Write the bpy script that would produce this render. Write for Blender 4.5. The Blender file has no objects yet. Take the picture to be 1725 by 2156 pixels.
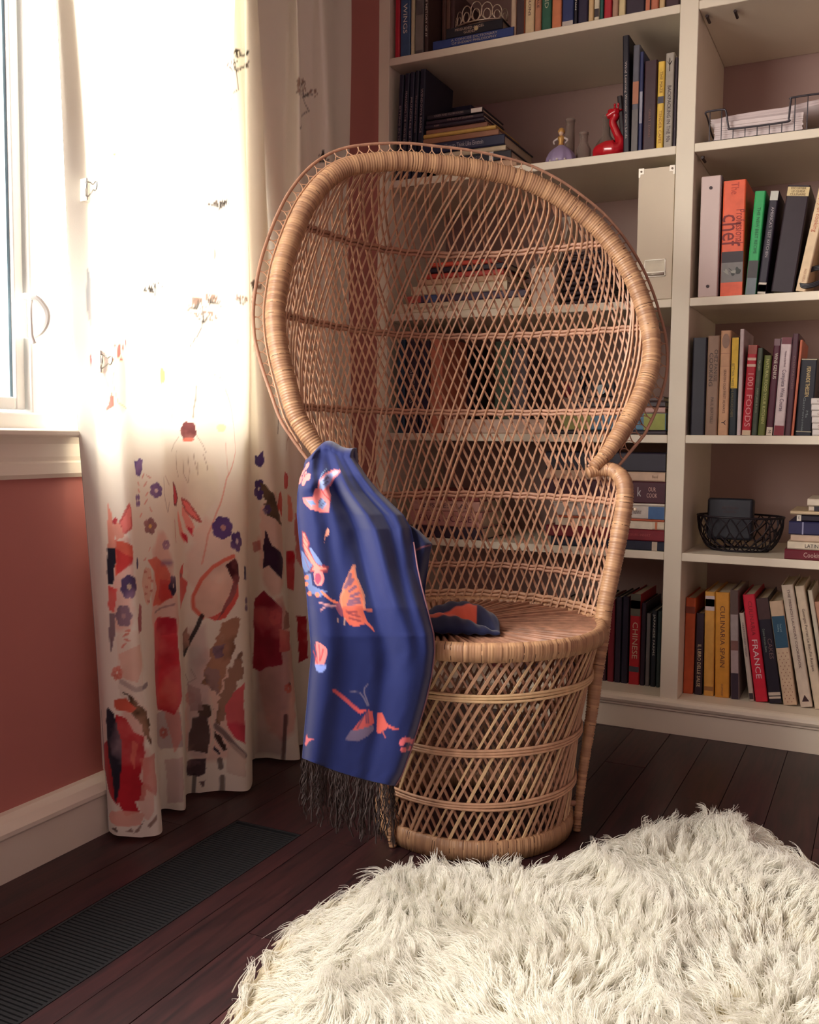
import bpy, math, random
import numpy as np
from mathutils import Vector, Matrix, noise as mnoise
random.seed(7)
rng = np.random.default_rng(7)
S = bpy.context.scene
COL = S.collection

# ------------------------------------------------------------------ camera
# vanishing points of the shelves and of the side wall give the camera; world X runs along the
# bookcase, Y into it, Z up (metres). Image frame 1725 x 2156.
CP = np.array([862.5, 1078.0]); CF = 2021.0
VL = np.array([-3226.0, 883.0]); VR = np.array([1868.0, 931.0])
def _n(v): return v / np.linalg.norm(v)
_dx = -_n(np.array([*(VL - CP), CF])); _dy = _n(np.array([*(VR - CP), CF]))
_dy = _n(_dy - _dx * _dx.dot(_dy)); _dz = np.cross(_dx, _dy)
if _dz[1] > 0: _dz = -_dz
CM = np.array([_dx, _dy, _dz])
CPOS = np.array([1.41655, -2.62081, 0.8])
cam_d = bpy.data.cameras.new('camera'); cam = bpy.data.objects.new('camera', cam_d); COL.objects.link(cam)
cam_d.sensor_fit = 'HORIZONTAL'; cam_d.sensor_width = 36.0; cam_d.lens = CF / 1725 * 36
cam_d.clip_start = 0.02; cam_d.clip_end = 200
_m = np.eye(4); _m[:3, 0] = CM[:, 0]; _m[:3, 1] = -CM[:, 1]; _m[:3, 2] = -CM[:, 2]; _m[:3, 3] = CPOS
cam.matrix_world = Matrix(_m.tolist())
S.camera = cam
def at(px, py, ax, val):
    """point where the sight line of a measured photo pixel meets the plane axis=val"""
    r = CM @ np.array([px - CP[0], py - CP[1], CF]); t = (val - CPOS[ax]) / r[ax]
    return CPOS + t * r
def proj(P):
    c = (np.asarray(P) - CPOS) @ CM
    return CP + CF * c[..., :2] / c[..., 2:3], c[..., 2]

# ------------------------------------------------------------------ sky, lights, exposure
W = bpy.data.worlds.new('sky'); S.world = W; W.use_nodes = True
_bg = W.node_tree.nodes['Background']; SKY = 9.0
S.view_settings.view_transform = 'Standard'; S.view_settings.look = 'None'
S.view_settings.gamma = 1.0; S.view_settings.use_curve_mapping = False
S.view_settings.exposure = 1.08
try:
    S.cycles.use_denoising = True
    S.cycles.max_bounces = 7; S.cycles.diffuse_bounces = 4; S.cycles.transparent_max_bounces = 12
    S.cycles.sample_clamp_indirect = 6.0
except Exception: pass
def portal(name, loc, direction, sx, sy):
    """window-sized sampling portal for the sky light; gives off nothing itself"""
    l = bpy.data.lights.new(name, 'AREA'); l.shape = 'RECTANGLE'; l.size = sx; l.size_y = sy; l.cycles.is_portal = True
    o = bpy.data.objects.new(name, l); COL.objects.link(o); o.location = loc
    o.rotation_euler = Vector(direction).to_track_quat('-Z', 'Y').to_euler(); o['kind'] = 'helper'
portal('window_portal', (-.17, -2.395, 1.475), (1, 0, 0), 3.31, 1.35)
# sky: bright overcast above, duller ground below the horizon
_nt = W.node_tree; _tc = _nt.nodes.new('ShaderNodeTexCoord'); _sp = _nt.nodes.new('ShaderNodeSeparateXYZ'); _rp = _nt.nodes.new('ShaderNodeValToRGB')
_nt.links.new(_tc.outputs['Generated'], _sp.inputs[0])
_mr = _nt.nodes.new('ShaderNodeMapRange'); _mr.inputs['From Min'].default_value = -1; _nt.links.new(_sp.outputs['Z'], _mr.inputs['Value']); _nt.links.new(_mr.outputs[0], _rp.inputs['Fac'])
_e = _rp.color_ramp.elements; _e[0].position = .44; _e[0].color = (.28, .26, .25, 1); _e[1].position = .52; _e[1].color = (1.0, .945, .865, 1)
_nt.links.new(_rp.outputs[0], _bg.inputs[0]); _bg.inputs[1].default_value = SKY

# ------------------------------------------------------------------ helpers
def lin(c):
    c = np.asarray(c, float) / 255.0
    return np.where(c <= 0.04045, c / 12.92, ((c + 0.055) / 1.055) ** 2.4)
_mats = {}
def mat(name, rgb, rough=0.6, var=0.10, scale=30.0, bump=0.0, metal=0.0, spec=0.5, coat=0.0, stretch=(1, 1, 1), sheen=0.0):
    key = (name, tuple(rgb), rough, var, scale, bump, metal, stretch)
    if key in _mats: return _mats[key]
    m = bpy.data.materials.new(name); m.use_nodes = True; _mats[key] = m
    nt = m.node_tree; b = nt.nodes['Principled BSDF']
    b.inputs['Roughness'].default_value = rough; b.inputs['Metallic'].default_value = metal
    b.inputs['Specular IOR Level'].default_value = spec
    b.inputs['Coat Weight'].default_value = coat
    b.inputs['Sheen Weight'].default_value = sheen
    c = lin(rgb)
    tc = nt.nodes.new('ShaderNodeTexCoord'); mp = nt.nodes.new('ShaderNodeMapping'); mp.inputs['Scale'].default_value = stretch
    nz = nt.nodes.new('ShaderNodeTexNoise'); nz.inputs['Scale'].default_value = scale; nz.inputs['Detail'].default_value = 5
    nt.links.new(tc.outputs['Object'], mp.inputs['Vector']); nt.links.new(mp.outputs[0], nz.inputs['Vector'])
    rp = nt.nodes.new('ShaderNodeValToRGB')
    rp.color_ramp.elements[0].position = 0.3; rp.color_ramp.elements[1].position = 0.7
    rp.color_ramp.elements[0].color = (*np.clip(c * (1 - var), 0, 1), 1); rp.color_ramp.elements[1].color = (*np.clip(c * (1 + var), 0, 1), 1)
    nt.links.new(nz.outputs['Fac'], rp.inputs['Fac']); nt.links.new(rp.outputs[0], b.inputs['Base Color'])
    if bump:
        bp = nt.nodes.new('ShaderNodeBump'); bp.inputs['Strength'].default_value = bump; bp.inputs['Distance'].default_value = 0.004
        nt.links.new(nz.outputs['Fac'], bp.inputs['Height']); nt.links.new(bp.outputs[0], b.inputs['Normal'])
    return m
def tag(o, label=None, cat=None, group=None, kind=None):
    if label: o['label'] = label
    if cat: o['category'] = cat
    if group: o['group'] = group
    if kind: o['kind'] = kind
    return o
def empty(name, loc, label, cat, group=None, rot=(0, 0, 0)):
    o = bpy.data.objects.new(name, None); COL.objects.link(o); o.location = loc; o.rotation_euler = rot
    o.empty_display_size = 0.05
    return tag(o, label, cat, group)
class MB:
    def __init__(s): s.v = []; s.f = []
    def quadgrid(s, P, close_u=False, close_v=False):
        P = np.asarray(P, float); nu, nv = P.shape[:2]; b = len(s.v); s.v.extend(P.reshape(-1, 3).tolist())
        for i in range(nu if close_u else nu - 1):
            i2 = (i + 1) % nu
            for j in range(nv if close_v else nv - 1):
                j2 = (j + 1) % nv
                s.f.append((b + i * nv + j, b + i2 * nv + j, b + i2 * nv + j2, b + i * nv + j2))
    def box(s, x0, x1, y0, y1, z0, z1):
        b = len(s.v)
        s.v += [(x0, y0, z0), (x1, y0, z0), (x1, y1, z0), (x0, y1, z0), (x0, y0, z1), (x1, y0, z1), (x1, y1, z1), (x0, y1, z1)]
        s.f += [tuple(b + k for k in q) for q in ((0, 3, 2, 1), (4, 5, 6, 7), (0, 1, 5, 4), (1, 2, 6, 5), (2, 3, 7, 6), (3, 0, 4, 7))]
    def prism(s, poly, axis, a0, a1):
        """polygon (u,v) pairs extruded along axis"""
        b = len(s.v); n = len(poly)
        for a in (a0, a1):
            for (p, q) in poly:
                s.v.append({0: (a, p, q), 1: (p, a, q), 2: (p, q, a)}[axis])
        s.f.append(tuple(b + k for k in range(n))[::-1]); s.f.append(tuple(b + n + k for k in range(n)))
        for k in range(n): s.f.append((b + k, b + (k + 1) % n, b + n + (k + 1) % n, b + n + k))
    def tube(s, pts, r, sides=8, closed=False, caps=True, up=(0, 0, 1), flat=1.0):
        P = np.asarray(pts, float); n = len(P); r = np.broadcast_to(np.asarray(r, float), (n,))
        if closed: T = np.roll(P, -1, 0) - np.roll(P, 1, 0)
        else: T = np.gradient(P, axis=0)
        T /= np.linalg.norm(T, axis=1)[:, None] + 1e-12
        U = np.zeros_like(P); a = np.array(up, float)
        if abs(T[0].dot(a)) > 0.95: a = np.array([1.0, 0, 0])
        cur = a
        for i in range(n):
            cur = cur - T[i] * T[i].dot(cur); cur /= np.linalg.norm(cur) + 1e-12; U[i] = cur
        V = np.cross(T, U); b = len(s.v)
        ang = 2 * np.pi * (np.arange(sides) + .5) / sides
        R = P[:, None] + r[:, None, None] * (np.cos(ang)[None, :, None] * U[:, None] + flat * np.sin(ang)[None, :, None] * V[:, None])
        s.v.extend(R.reshape(-1, 3).tolist())
        for i in range(n if closed else n - 1):
            i2 = (i + 1) % n
            for k in range(sides):
                k2 = (k + 1) % sides
                s.f.append((b + i * sides + k, b + i * sides + k2, b + i2 * sides + k2, b + i2 * sides + k))
        if caps and not closed:
            s.f.append(tuple(b + k for k in range(sides))[::-1]); s.f.append(tuple(b + (n - 1) * sides + k for k in range(sides)))
    def lathe(s, prof, cx=0, cy=0, n=24):
        a = 2 * np.pi * np.arange(n) / n
        P = np.array([[(cx + r * math.cos(t), cy + r * math.sin(t), z) for t in a] for r, z in prof])
        s.quadgrid(P, close_v=True)
    def mesh(s, name, m=None, smooth=False):
        me = bpy.data.meshes.new(name); me.from_pydata(s.v, [], s.f); me.update()
        if m: me.materials.append(m)
        if smooth: me.polygons.foreach_set('use_smooth', [True] * len(me.polygons))
        return me
    def build(s, name, m=None, parent=None, smooth=False, kind=None, loc=None):
        me = s.mesh(name, m, smooth)
        o = bpy.data.objects.new(name, me); COL.objects.link(o)
        if parent: o.parent = parent
        if kind: o['kind'] = kind
        if loc is not None: o.location = loc
        return o
def bevel(o, w=0.003, seg=2):
    md = o.modifiers.new('bevel', 'BEVEL'); md.width = w; md.segments = seg; md.limit_method = 'ANGLE'; return o
def crom(P, n, closed=False):
    """centripetal-ish Catmull-Rom through P, n samples evenly spread by arc length"""
    P = np.asarray(P, float)
    Q = np.vstack([2 * P[0] - P[1], P, 2 * P[-1] - P[-2]]); out = []
    for i in range(len(P) - 1):
        a, b, c, d = Q[i:i + 4]
        for t in np.linspace(0, 1, 16, endpoint=(i == len(P) - 2)):
            out.append(.5 * (2 * b + (c - a) * t + (2 * a - 5 * b + 4 * c - d) * t * t + (3 * b - a - 3 * c + d) * t ** 3))
    out = np.array(out); L = np.r_[0, np.cumsum(np.linalg.norm(np.diff(out, axis=0), axis=1))]
    s = np.linspace(0, L[-1], n)
    return np.stack([np.interp(s, L, out[:, k]) for k in range(P.shape[1])], 1)
def text(body, parent, m, size, loc, vertical=True, width=None, name='lettering', flip=False):
    cu = bpy.data.curves.new(name, 'FONT'); cu.body = body; cu.size = size; cu.align_x = 'CENTER'; cu.align_y = 'CENTER'
    cu.resolution_u = 2; cu.extrude = 0.0002
    cu.materials.append(m)
    o = bpy.data.objects.new(name, cu); COL.objects.link(o); o.parent = parent
    sx = 1.0
    if width: sx = width / (max(len(body.split('\n')[0]), 1) * .60 * size)
    M = Matrix(((0, 1, 0), (0, 0, -1), (-1, 0, 0))) if vertical else Matrix(((1, 0, 0), (0, 0, -1), (0, 1, 0)))
    if flip: M = Matrix(((0, -1, 0), (0, 0, -1), (1, 0, 0)))
    o.matrix_local = Matrix.Translation(loc) @ M.to_4x4() @ Matrix.Diagonal((sx, 1, 1, 1))
    return o

WHITE = mat('bookcase_paint', (236, 226, 205), .45, .03, 4)
TRIM = mat('trim_paint', (232, 222, 206), .4, .03, 4)

# ------------------------------------------------------------------ room shell
RX0, RX1, RY0, RY1, RZ = 0.0, 3.7, -4.2, 0.46, 2.5
def slab(name, x0, x1, y0, y1, z0, z1, m, kind='structure', parent=None):
    b = MB(); b.box(x0, x1, y0, y1, z0, z1); return b.build(name, m, parent, kind=kind)
PINK = mat('wall_paint', (182, 112, 104), .75, .04, 3, bump=.08)
PLAS = mat('ceiling_paint', (225, 215, 205), .8, .02, 3)
# left wall with the window opening, lengthened out of view to brighten the rug
WY0, WY1, WZ0, WZ1 = -4.05, -0.74, 0.80, 2.15
b = MB(); b.box(-.16, 0, RY0, WY0, 0, RZ); b.box(-.16, 0, WY1, RY1, 0, RZ); b.box(-.16, 0, WY0, WY1, 0, WZ0); b.box(-.16, 0, WY0, WY1, WZ1, RZ)
b.build('wall_left', PINK, kind='structure')
slab('wall_back', -.16, RX1 + .1, RY1, RY1 + .1, 0, RZ, PINK)
MAUVE = mat('far_wall_paint', (150, 122, 132), .8, .03, 3)
slab('wall_right', RX1, RX1 + .1, RY0, RY1, 0, RZ, MAUVE)
b = MB(); b.box(-.16, RX1 + .1, RY0 - .1, RY0, 0, RZ)
b.build('wall_front', MAUVE, kind='structure')
slab('ceiling', -.16, RX1 + .1, RY0 - .1, RY1 + .1, RZ, RZ + .1, PLAS)

# floor: every board a piece of its own
def wood(name, a, c2, sc=6.0):
    m = bpy.data.materials.new(name); m.use_nodes = True; nt = m.node_tree; p = nt.nodes['Principled BSDF']
    tc = nt.nodes.new('ShaderNodeTexCoord'); mp = nt.nodes.new('ShaderNodeMapping'); mp.inputs['Scale'].default_value = (14, 1.1, 14)
    oi = nt.nodes.new('ShaderNodeObjectInfo'); ad = nt.nodes.new('ShaderNodeVectorMath'); ad.operation = 'ADD'
    ml = nt.nodes.new('ShaderNodeMath'); ml.operation = 'MULTIPLY'; ml.inputs[1].default_value = 37.0
    nt.links.new(oi.outputs['Random'], ml.inputs[0]); nt.links.new(tc.outputs['Object'], ad.inputs[0]); nt.links.new(ml.outputs[0], ad.inputs[1])
    nt.links.new(ad.outputs[0], mp.inputs['Vector'])
    nz = nt.nodes.new('ShaderNodeTexNoise'); nz.inputs['Scale'].default_value = sc; nz.inputs['Detail'].default_value = 8; nz.inputs['Distortion'].default_value = .8
    nt.links.new(mp.outputs[0], nz.inputs['Vector'])
    rp = nt.nodes.new('ShaderNodeValToRGB'); rp.color_ramp.elements[0].position = .3; rp.color_ramp.elements[1].position = .75
    rp.color_ramp.elements[0].color = (*lin(a), 1); rp.color_ramp.elements[1].color = (*lin(c2), 1)
    nt.links.new(nz.outputs['Fac'], rp.inputs['Fac'])
    hs = nt.nodes.new('ShaderNodeHueSaturation'); mr = nt.nodes.new('ShaderNodeMapRange'); mr.inputs['To Min'].default_value = .75; mr.inputs['To Max'].default_value = 1.25
    nt.links.new(oi.outputs['Random'], mr.inputs['Value']); nt.links.new(mr.outputs[0], hs.inputs['Value']); nt.links.new(rp.outputs[0], hs.inputs['Color'])
    nt.links.new(hs.outputs[0], p.inputs['Base Color']); p.inputs['Roughness'].default_value = .38
    return m
FLOORW = wood('floor_wood', (30, 18, 24), (68, 35, 37))
b = MB(); b.box(-.16, RX1 + .1, RY0 - .1, RY1 + .1, -.1, -.018)
floor = b.build('floor', mat('subfloor', (40, 30, 30)), kind='structure')
xs = [0.0, .150, .2325, .392, .4335, .525, .622, .72, .82, .92, 1.02, 1.12, 1.22, 1.32, 1.42, 1.52, 1.62, 1.72, 1.82]
for i in range(len(xs) - 1):
    x0, x1 = xs[i], xs[i + 1]
    if i == 2: segs = [(-1.03, .12)]                 # the long duct grille takes this strip
    elif i in (1, 3): segs = [(-2.9, .12)]
    else:
        y = -2.9 + random.uniform(0, .6); segs = [(-2.9, y)]
        while y < .12:
            y2 = min(.12, y + random.uniform(.6, 1.1)); segs.append((y, y2)); y = y2
    for (y0, y1) in segs:
        w = MB(); w.box(x0 + .0008, x1 - .0008, y0 + .0008, y1 - .0008, -.018, random.uniform(-.0006, 0))
        w.build('plank', FLOORW, floor)
w = MB(); w.box(1.8205, RX1, RY0, RY1, -.018, 0); w.box(0, 1.82, RY0, -2.9, -.018, 0); w.box(0, 1.82, .1205, RY1, -.018, 0); w.build('far_boards', FLOORW, floor, kind='stuff')

# baseboard along the left wall
prof = [(0, 0), (.040, 0), (.040, .078), (.046, .084), (.046, .092), (.030, .104), (.014, .112), (0, .112)]
b = MB(); b.prism([(x, z) for x, z in prof], 1, RY0, -.002); b.build('baseboard_left', TRIM, kind='structure')

# window
FR = mat('window_paint', (240, 240, 236), .35, .02, 4)
win = MB(); t = .045
for (y0, y1, z0, z1) in ((WY0, WY0 + t, WZ0, WZ1), (WY1 - t, WY1, WZ0, WZ1), (WY0, WY1, WZ0, WZ0 + .04), (WY0, WY1, WZ1 - t, WZ1)):
    win.box(-.12, -.012, y0, y1, z0, z1)
win.box(-.11, -.02, -1.318, -1.28, WZ0, WZ1)
window = win.build('window_1', FR, kind='structure'); bevel(window, .004)
sash = MB()
A0, A1 = WY0 + .05, -1.345
for (y0, y1, z0, z1) in ((A0, A0 + .045, .845, 2.10), (A1 - .0, A1 + .022, .845, 2.10), (A0, A1, .845, .868), (A0, A1, 2.06, 2.10)):
    sash.box(-.07, -.03, y0, y1, z0, z1)
bevel(sash.build('sash', FR, window), .003)
g = MB(); g.box(-.0445, -.0385, A1 - .006, A1 + .0015, .868, 2.06)
g.build('gasket', mat('rubber_gasket', (120, 150, 165), .5), window)
glassm = bpy.data.materials.new('window_glass'); glassm.use_nodes = True; nt = glassm.node_tree
nt.nodes.remove(nt.nodes['Principled BSDF']); out = nt.nodes['Material Output']
tr = nt.nodes.new('ShaderNodeBsdfTransparent'); gl = nt.nodes.new('ShaderNodeBsdfGlossy'); gl.inputs['Roughness'].default_value = .02
lw0 = nt.nodes.new('ShaderNodeLayerWeight'); lw0.inputs[0].default_value = .5; pw0 = nt.nodes.new('ShaderNodeMath'); pw0.operation = 'POWER'; pw0.inputs[1].default_value = 6; nt.links.new(lw0.outputs['Facing'], pw0.inputs[0])
fz = nt.nodes.new('ShaderNodeMath'); fz.operation = 'MULTIPLY'; fz.inputs[1].default_value = .5; nt.links.new(pw0.outputs[0], fz.inputs[0]); mx = nt.nodes.new('ShaderNodeMixShader')
nt.links.new(fz.outputs[0], mx.inputs[0]); nt.links.new(tr.outputs[0], mx.inputs[1]); nt.links.new(gl.outputs[0], mx.inputs[2]); nt.links.new(mx.outputs[0], out.inputs[0])
g = MB(); g.box(-.054, -.050, A0 + .04, A1 + .002, .862, 2.07); g.build('pane', glassm, window)
g = MB(); g.box(-.054, -.050, -1.282, WY1 - .04, .835, 2.11); g.build('pane', glassm, window)
# casement latch: curved base plate and swung lever
lt = MB(); Y = -1.345
pp = crom([(-.010, Y + .005, 1.052), (.004, Y + .020, 1.050), (.010, Y + .036, 1.030), (.010, Y + .038, 1.008), (.004, Y + .030, .988), (-.008, Y + .020, .978)], 24)
lt.tube(pp, np.interp(np.linspace(0, 1, 24), [0, .5, 1], [.006, .008, .005]), 10)
lt.box(-.02, -.008, Y + .002, Y + .040, .976, 1.056)
lo = lt.build('latch', FR, window, smooth=False)
lv = MB(); pp = crom([(.0, Y + .010, 1.044), (.008, Y + .002, 1.026), (.011, Y, .998), (.010, Y + .002, .978), (.010, Y + .008, .966)], 20)
lv.tube(pp, np.interp(np.linspace(0, 1, 20), [0, .6, 1], [.005, .004, .005]), 10); lv.build('lever', FR, lo, smooth=True)
# stool and apron under the window
b = MB(); b.prism([(-.10, .795), (.034, .795), (.038, .799), (.038, .806), (.034, .810), (-.012, .810), (-.012, .80), (-.10, .80)], 1, WY0 - .06, -.69)
bevel(b.build('trim_1', TRIM, kind='structure'), .001)
b = MB(); b.prism([(0, .718), (.008, .718), (.014, .726), (.014, .746), (.011, .75), (.013, .758), (.013, .782), (.020, .795), (0, .795)], 1, WY0 - .05, -.70)
b.build('trim_2', TRIM, kind='structure')
# casing beside and above the opening
b = MB(); b.box(0, .016, WY1, WY1 + .06, .81, WZ1 + .06); b.box(0, .016, WY0 - .06, WY0, .81, WZ1 + .06); b.box(0, .016, WY0 - .06, WY1 + .06, WZ1, WZ1 + .06)
b.build('trim_3', TRIM, kind='structure')

# ------------------------------------------------------------------ bookcase
SH = [1.928, 1.570, 1.174, .814, .498]; BOT = .098; TH = .022; BD = .43; TOPZ = 2.33
LX0, LX1, RXa, RXb = .036, .888, .935, 1.80
case = empty('bookcase', (0.9, .2, 0), 'white painted built-in bookcase filling the wall behind the wicker chair', 'bookcase')
def part(mb, name, parent=case, m=WHITE, bev=.0015):
    o = mb.build(name, m, parent); o.matrix_parent_inverse = parent.matrix_world.inverted() if False else Matrix.Translation(-parent.location)
    if bev: bevel(o, bev, 1)
    return o
for x0, x1 in ((0.0, LX0), (LX1, RXa), (RXb, RXb + .036)):
    q = MB(); q.box(x0, x1, 0.0, BD, BOT - .03, TOPZ); part(q, 'side_panel')
q = MB(); q.box(.001, RXb + .035, BD, BD + .014, .01, TOPZ); part(q, 'back_panel', m=mat('back_paint_shaded', (178, 150, 140), .6, .03, 4))  # case paint with the shade of the deep compartments put into its colour
for x0, x1 in ((LX0, LX1), (RXa, RXb)):
    for z in SH:
        q = MB(); q.box(x0 + .0004, x1 - .0004, .0006, BD - .001, z - TH, z); part(q, 'shelf')
    q = MB(); q.box(x0 + .0004, x1 - .0004, .0006, BD - .001, BOT - TH, BOT); part(q, 'shelf')
q = MB(); q.box(0, RXb + .036, -.002, BD, TOPZ, TOPZ + .03); part(q, 'top_board')
q = MB(); q.prism([(0.0, 0), (0.0, .062), (-.006, .066), (-.006, .070), (-.012, .074), (-.016, .082), (-.014, .090), (-.006, .096), (0.0, .0975), (.02, .0975), (.02, 0)], 0, .001, RXb + .036)
part(q, 'plinth', bev=0)
for (x, z) in ((.95, 1.926 - TH), (1.02, 1.926 - TH), (.95, 1.568 - TH)):
    q = MB(); q.tube([(x, .03, z - .006), (x, .075, z - .006)], .004, 6); q.tube([(x, .05, z - .006), (x, .05, z + .002)], .003, 6); part(q, 'shelf_pin', m=mat('pin_metal', (70, 60, 60), .4, metal=.6), bev=0)

# ------------------------------------------------------------------ wicker peacock chair
def wrapmat(name, a, c2, per=170.0):
    """cane wrap: fine turns run around the tube (attribute 'along'), thin dark gaps between a few of them"""
    m = bpy.data.materials.new(name); m.use_nodes = True; nt = m.node_tree; p = nt.nodes['Principled BSDF']
    at_ = nt.nodes.new('ShaderNodeAttribute'); at_.attribute_name = 'along'
    sx = nt.nodes.new('ShaderNodeMath'); sx.operation = 'MULTIPLY'; sx.inputs[1].default_value = per
    nt.links.new(at_.outputs['Fac'], sx.inputs[0])
    fl = nt.nodes.new('ShaderNodeMath'); fl.operation = 'FLOOR'; nt.links.new(sx.outputs[0], fl.inputs[0])
    wn = nt.nodes.new('ShaderNodeTexWhiteNoise'); wn.noise_dimensions = '1D'; nt.links.new(fl.outputs[0], wn.inputs['W'])
    rp = nt.nodes.new('ShaderNodeValToRGB'); rp.color_ramp.elements[0].color = (*lin(a), 1); rp.color_ramp.elements[1].color = (*lin(c2), 1)
    nt.links.new(wn.outputs['Value'], rp.inputs['Fac'])
    fr = nt.nodes.new('ShaderNodeMath'); fr.operation = 'FRACT'; nt.links.new(sx.outputs[0], fr.inputs[0])
    lt_ = nt.nodes.new('ShaderNodeMath'); lt_.operation = 'LESS_THAN'; lt_.inputs[1].default_value = .22; nt.links.new(fr.outputs[0], lt_.inputs[0])
    g2 = nt.nodes.new('ShaderNodeMath'); g2.operation = 'GREATER_THAN'; g2.inputs[1].default_value = .86; nt.links.new(wn.outputs['Value'], g2.inputs[0])
    tc = nt.nodes.new('ShaderNodeTexCoord'); nz = nt.nodes.new('ShaderNodeTexNoise'); nz.inputs['Scale'].default_value = 45
    nt.links.new(tc.outputs['Object'], nz.inputs['Vector'])
    g3 = nt.nodes.new('ShaderNodeMath'); g3.operation = 'GREATER_THAN'; g3.inputs[1].default_value = .5; nt.links.new(nz.outputs['Fac'], g3.inputs[0])
    m1 = nt.nodes.new('ShaderNodeMath'); m1.operation = 'MULTIPLY'; nt.links.new(lt_.outputs[0], m1.inputs[0]); nt.links.new(g2.outputs[0], m1.inputs[1])
    m2 = nt.nodes.new('ShaderNodeMath'); m2.operation = 'MULTIPLY'; nt.links.new(m1.outputs[0], m2.inputs[0]); nt.links.new(g3.outputs[0], m2.inputs[1])
    mx = nt.nodes.new('ShaderNodeMixRGB'); mx.inputs[2].default_value = (*lin((70, 40, 28)), 1)
    nt.links.new(m2.outputs[0], mx.inputs[0]); nt.links.new(rp.outputs[0], mx.inputs[1]); nt.links.new(mx.outputs[0], p.inputs['Base Color'])
    p.inputs['Roughness'].default_value = .42; p.inputs['Specular IOR Level'].default_value = .45
    return m
WRAP = wrapmat('cane_wrap', (156, 116, 88), (194, 152, 114))
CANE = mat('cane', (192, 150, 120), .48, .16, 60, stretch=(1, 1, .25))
CANE_D = mat('cane_dark', (174, 130, 106), .5, .18, 60, stretch=(1, 1, .25))  # darker cane for rear layers, bands and edging
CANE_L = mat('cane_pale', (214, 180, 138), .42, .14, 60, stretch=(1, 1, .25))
cc = np.array([.670, -.800]); th = math.radians(39)
uu = np.array([math.sin(th), -math.cos(th)]); vv = np.array([math.cos(th), math.sin(th)])
def Lw(s, d, z):
    """chair space (s to its right, d backwards, z up) to world"""
    s = np.asarray(s, float); d = np.asarray(d, float); z = np.asarray(z, float) + 0 * s
    return np.stack([cc[0] - d * uu[0] + s * vv[0], cc[1] - d * uu[1] + s * vv[1], z], -1)
chair = empty('peacock_chair', (cc[0], cc[1], 0), 'tall honey wicker peacock chair with a round fan back, in front of the bookcase', 'chair')
def att(o, parent, name=None):
    o.parent = parent; o.matrix_parent_inverse = Matrix.Translation(-parent.location); return o
def wrap_tube(path, rad, name, parent, pitch=.0058, sides=14, closed=False, m=WRAP, flat=1.0, up=(0, 0, 1)):
    P = np.asarray(path, float)
    L = np.r_[0, np.cumsum(np.linalg.norm(np.diff(P, axis=0), axis=1))]
    n = int(L[-1] / pitch) * 3
    s = np.linspace(0, L[-1], n); Q = np.stack([np.interp(s, L, P[:, k]) for k in range(3)], 1)
    R = np.interp(s, L, np.broadcast_to(rad, (len(P),)))
    turn = (np.arange(n) % 3)
    jit = np.repeat(rng.uniform(-.0004, .0005, n // 3 + 1), 3)[:n]
    R = R + np.where(turn == 0, -.0009, .0003) + jit
    if closed: Q = Q[:-1]; R = R[:-1]; s = s[:-1]; n -= 1
    b = MB(); b.tube(Q, R, sides, closed=closed, flat=flat, up=up)
    o = b.build(name, m, None, smooth=True)
    a = o.data.attributes.new('along', 'FLOAT', 'POINT'); a.data.foreach_set('value', np.repeat(s, sides).astype(np.float32))
    return att(o, parent)

# thick wrapped hoop: its outline in the plane of the chair's back (s, z), plane leans back upward
HOOP = [(-.300, .738), (-.325, .776), (-.350, .815), (-.367, .848), (-.380, .899), (-.392, .950), (-.400, 1.001), (-.402, 1.052), (-.396, 1.100), (-.385, 1.153), (-.367, 1.207),
        (-.350, 1.249), (-.328, 1.292), (-.296, 1.336), (-.262, 1.366), (-.226, 1.384), (-.171, 1.396), (-.102, 1.403), (-.032, 1.401), (.039, 1.398), (.111, 1.389),
        (.17, 1.376), (.23, 1.350), (.274, 1.322), (.318, 1.288), (.354, 1.248), (.384, 1.201), (.408, 1.147), (.424, 1.089), (.432, 1.03), (.426, .972), (.410, .929), (.387, .886), (.357, .843), (.325, .801), (.300, .770), (.268, .742)]
def dpl(z): return .05 + .28 * (z - .8)
hs = crom(HOOP, 260); hoop = Lw(hs[:, 0], dpl(hs[:, 1]), hs[:, 1])
hr = np.interp(np.linspace(0, 1, 260), [0, .04, .1, .9, .96, 1], [.014, .0185, .0205, .0205, .018, .013])
wrap_tube(hoop, hr, 'hoop', chair)

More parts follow.
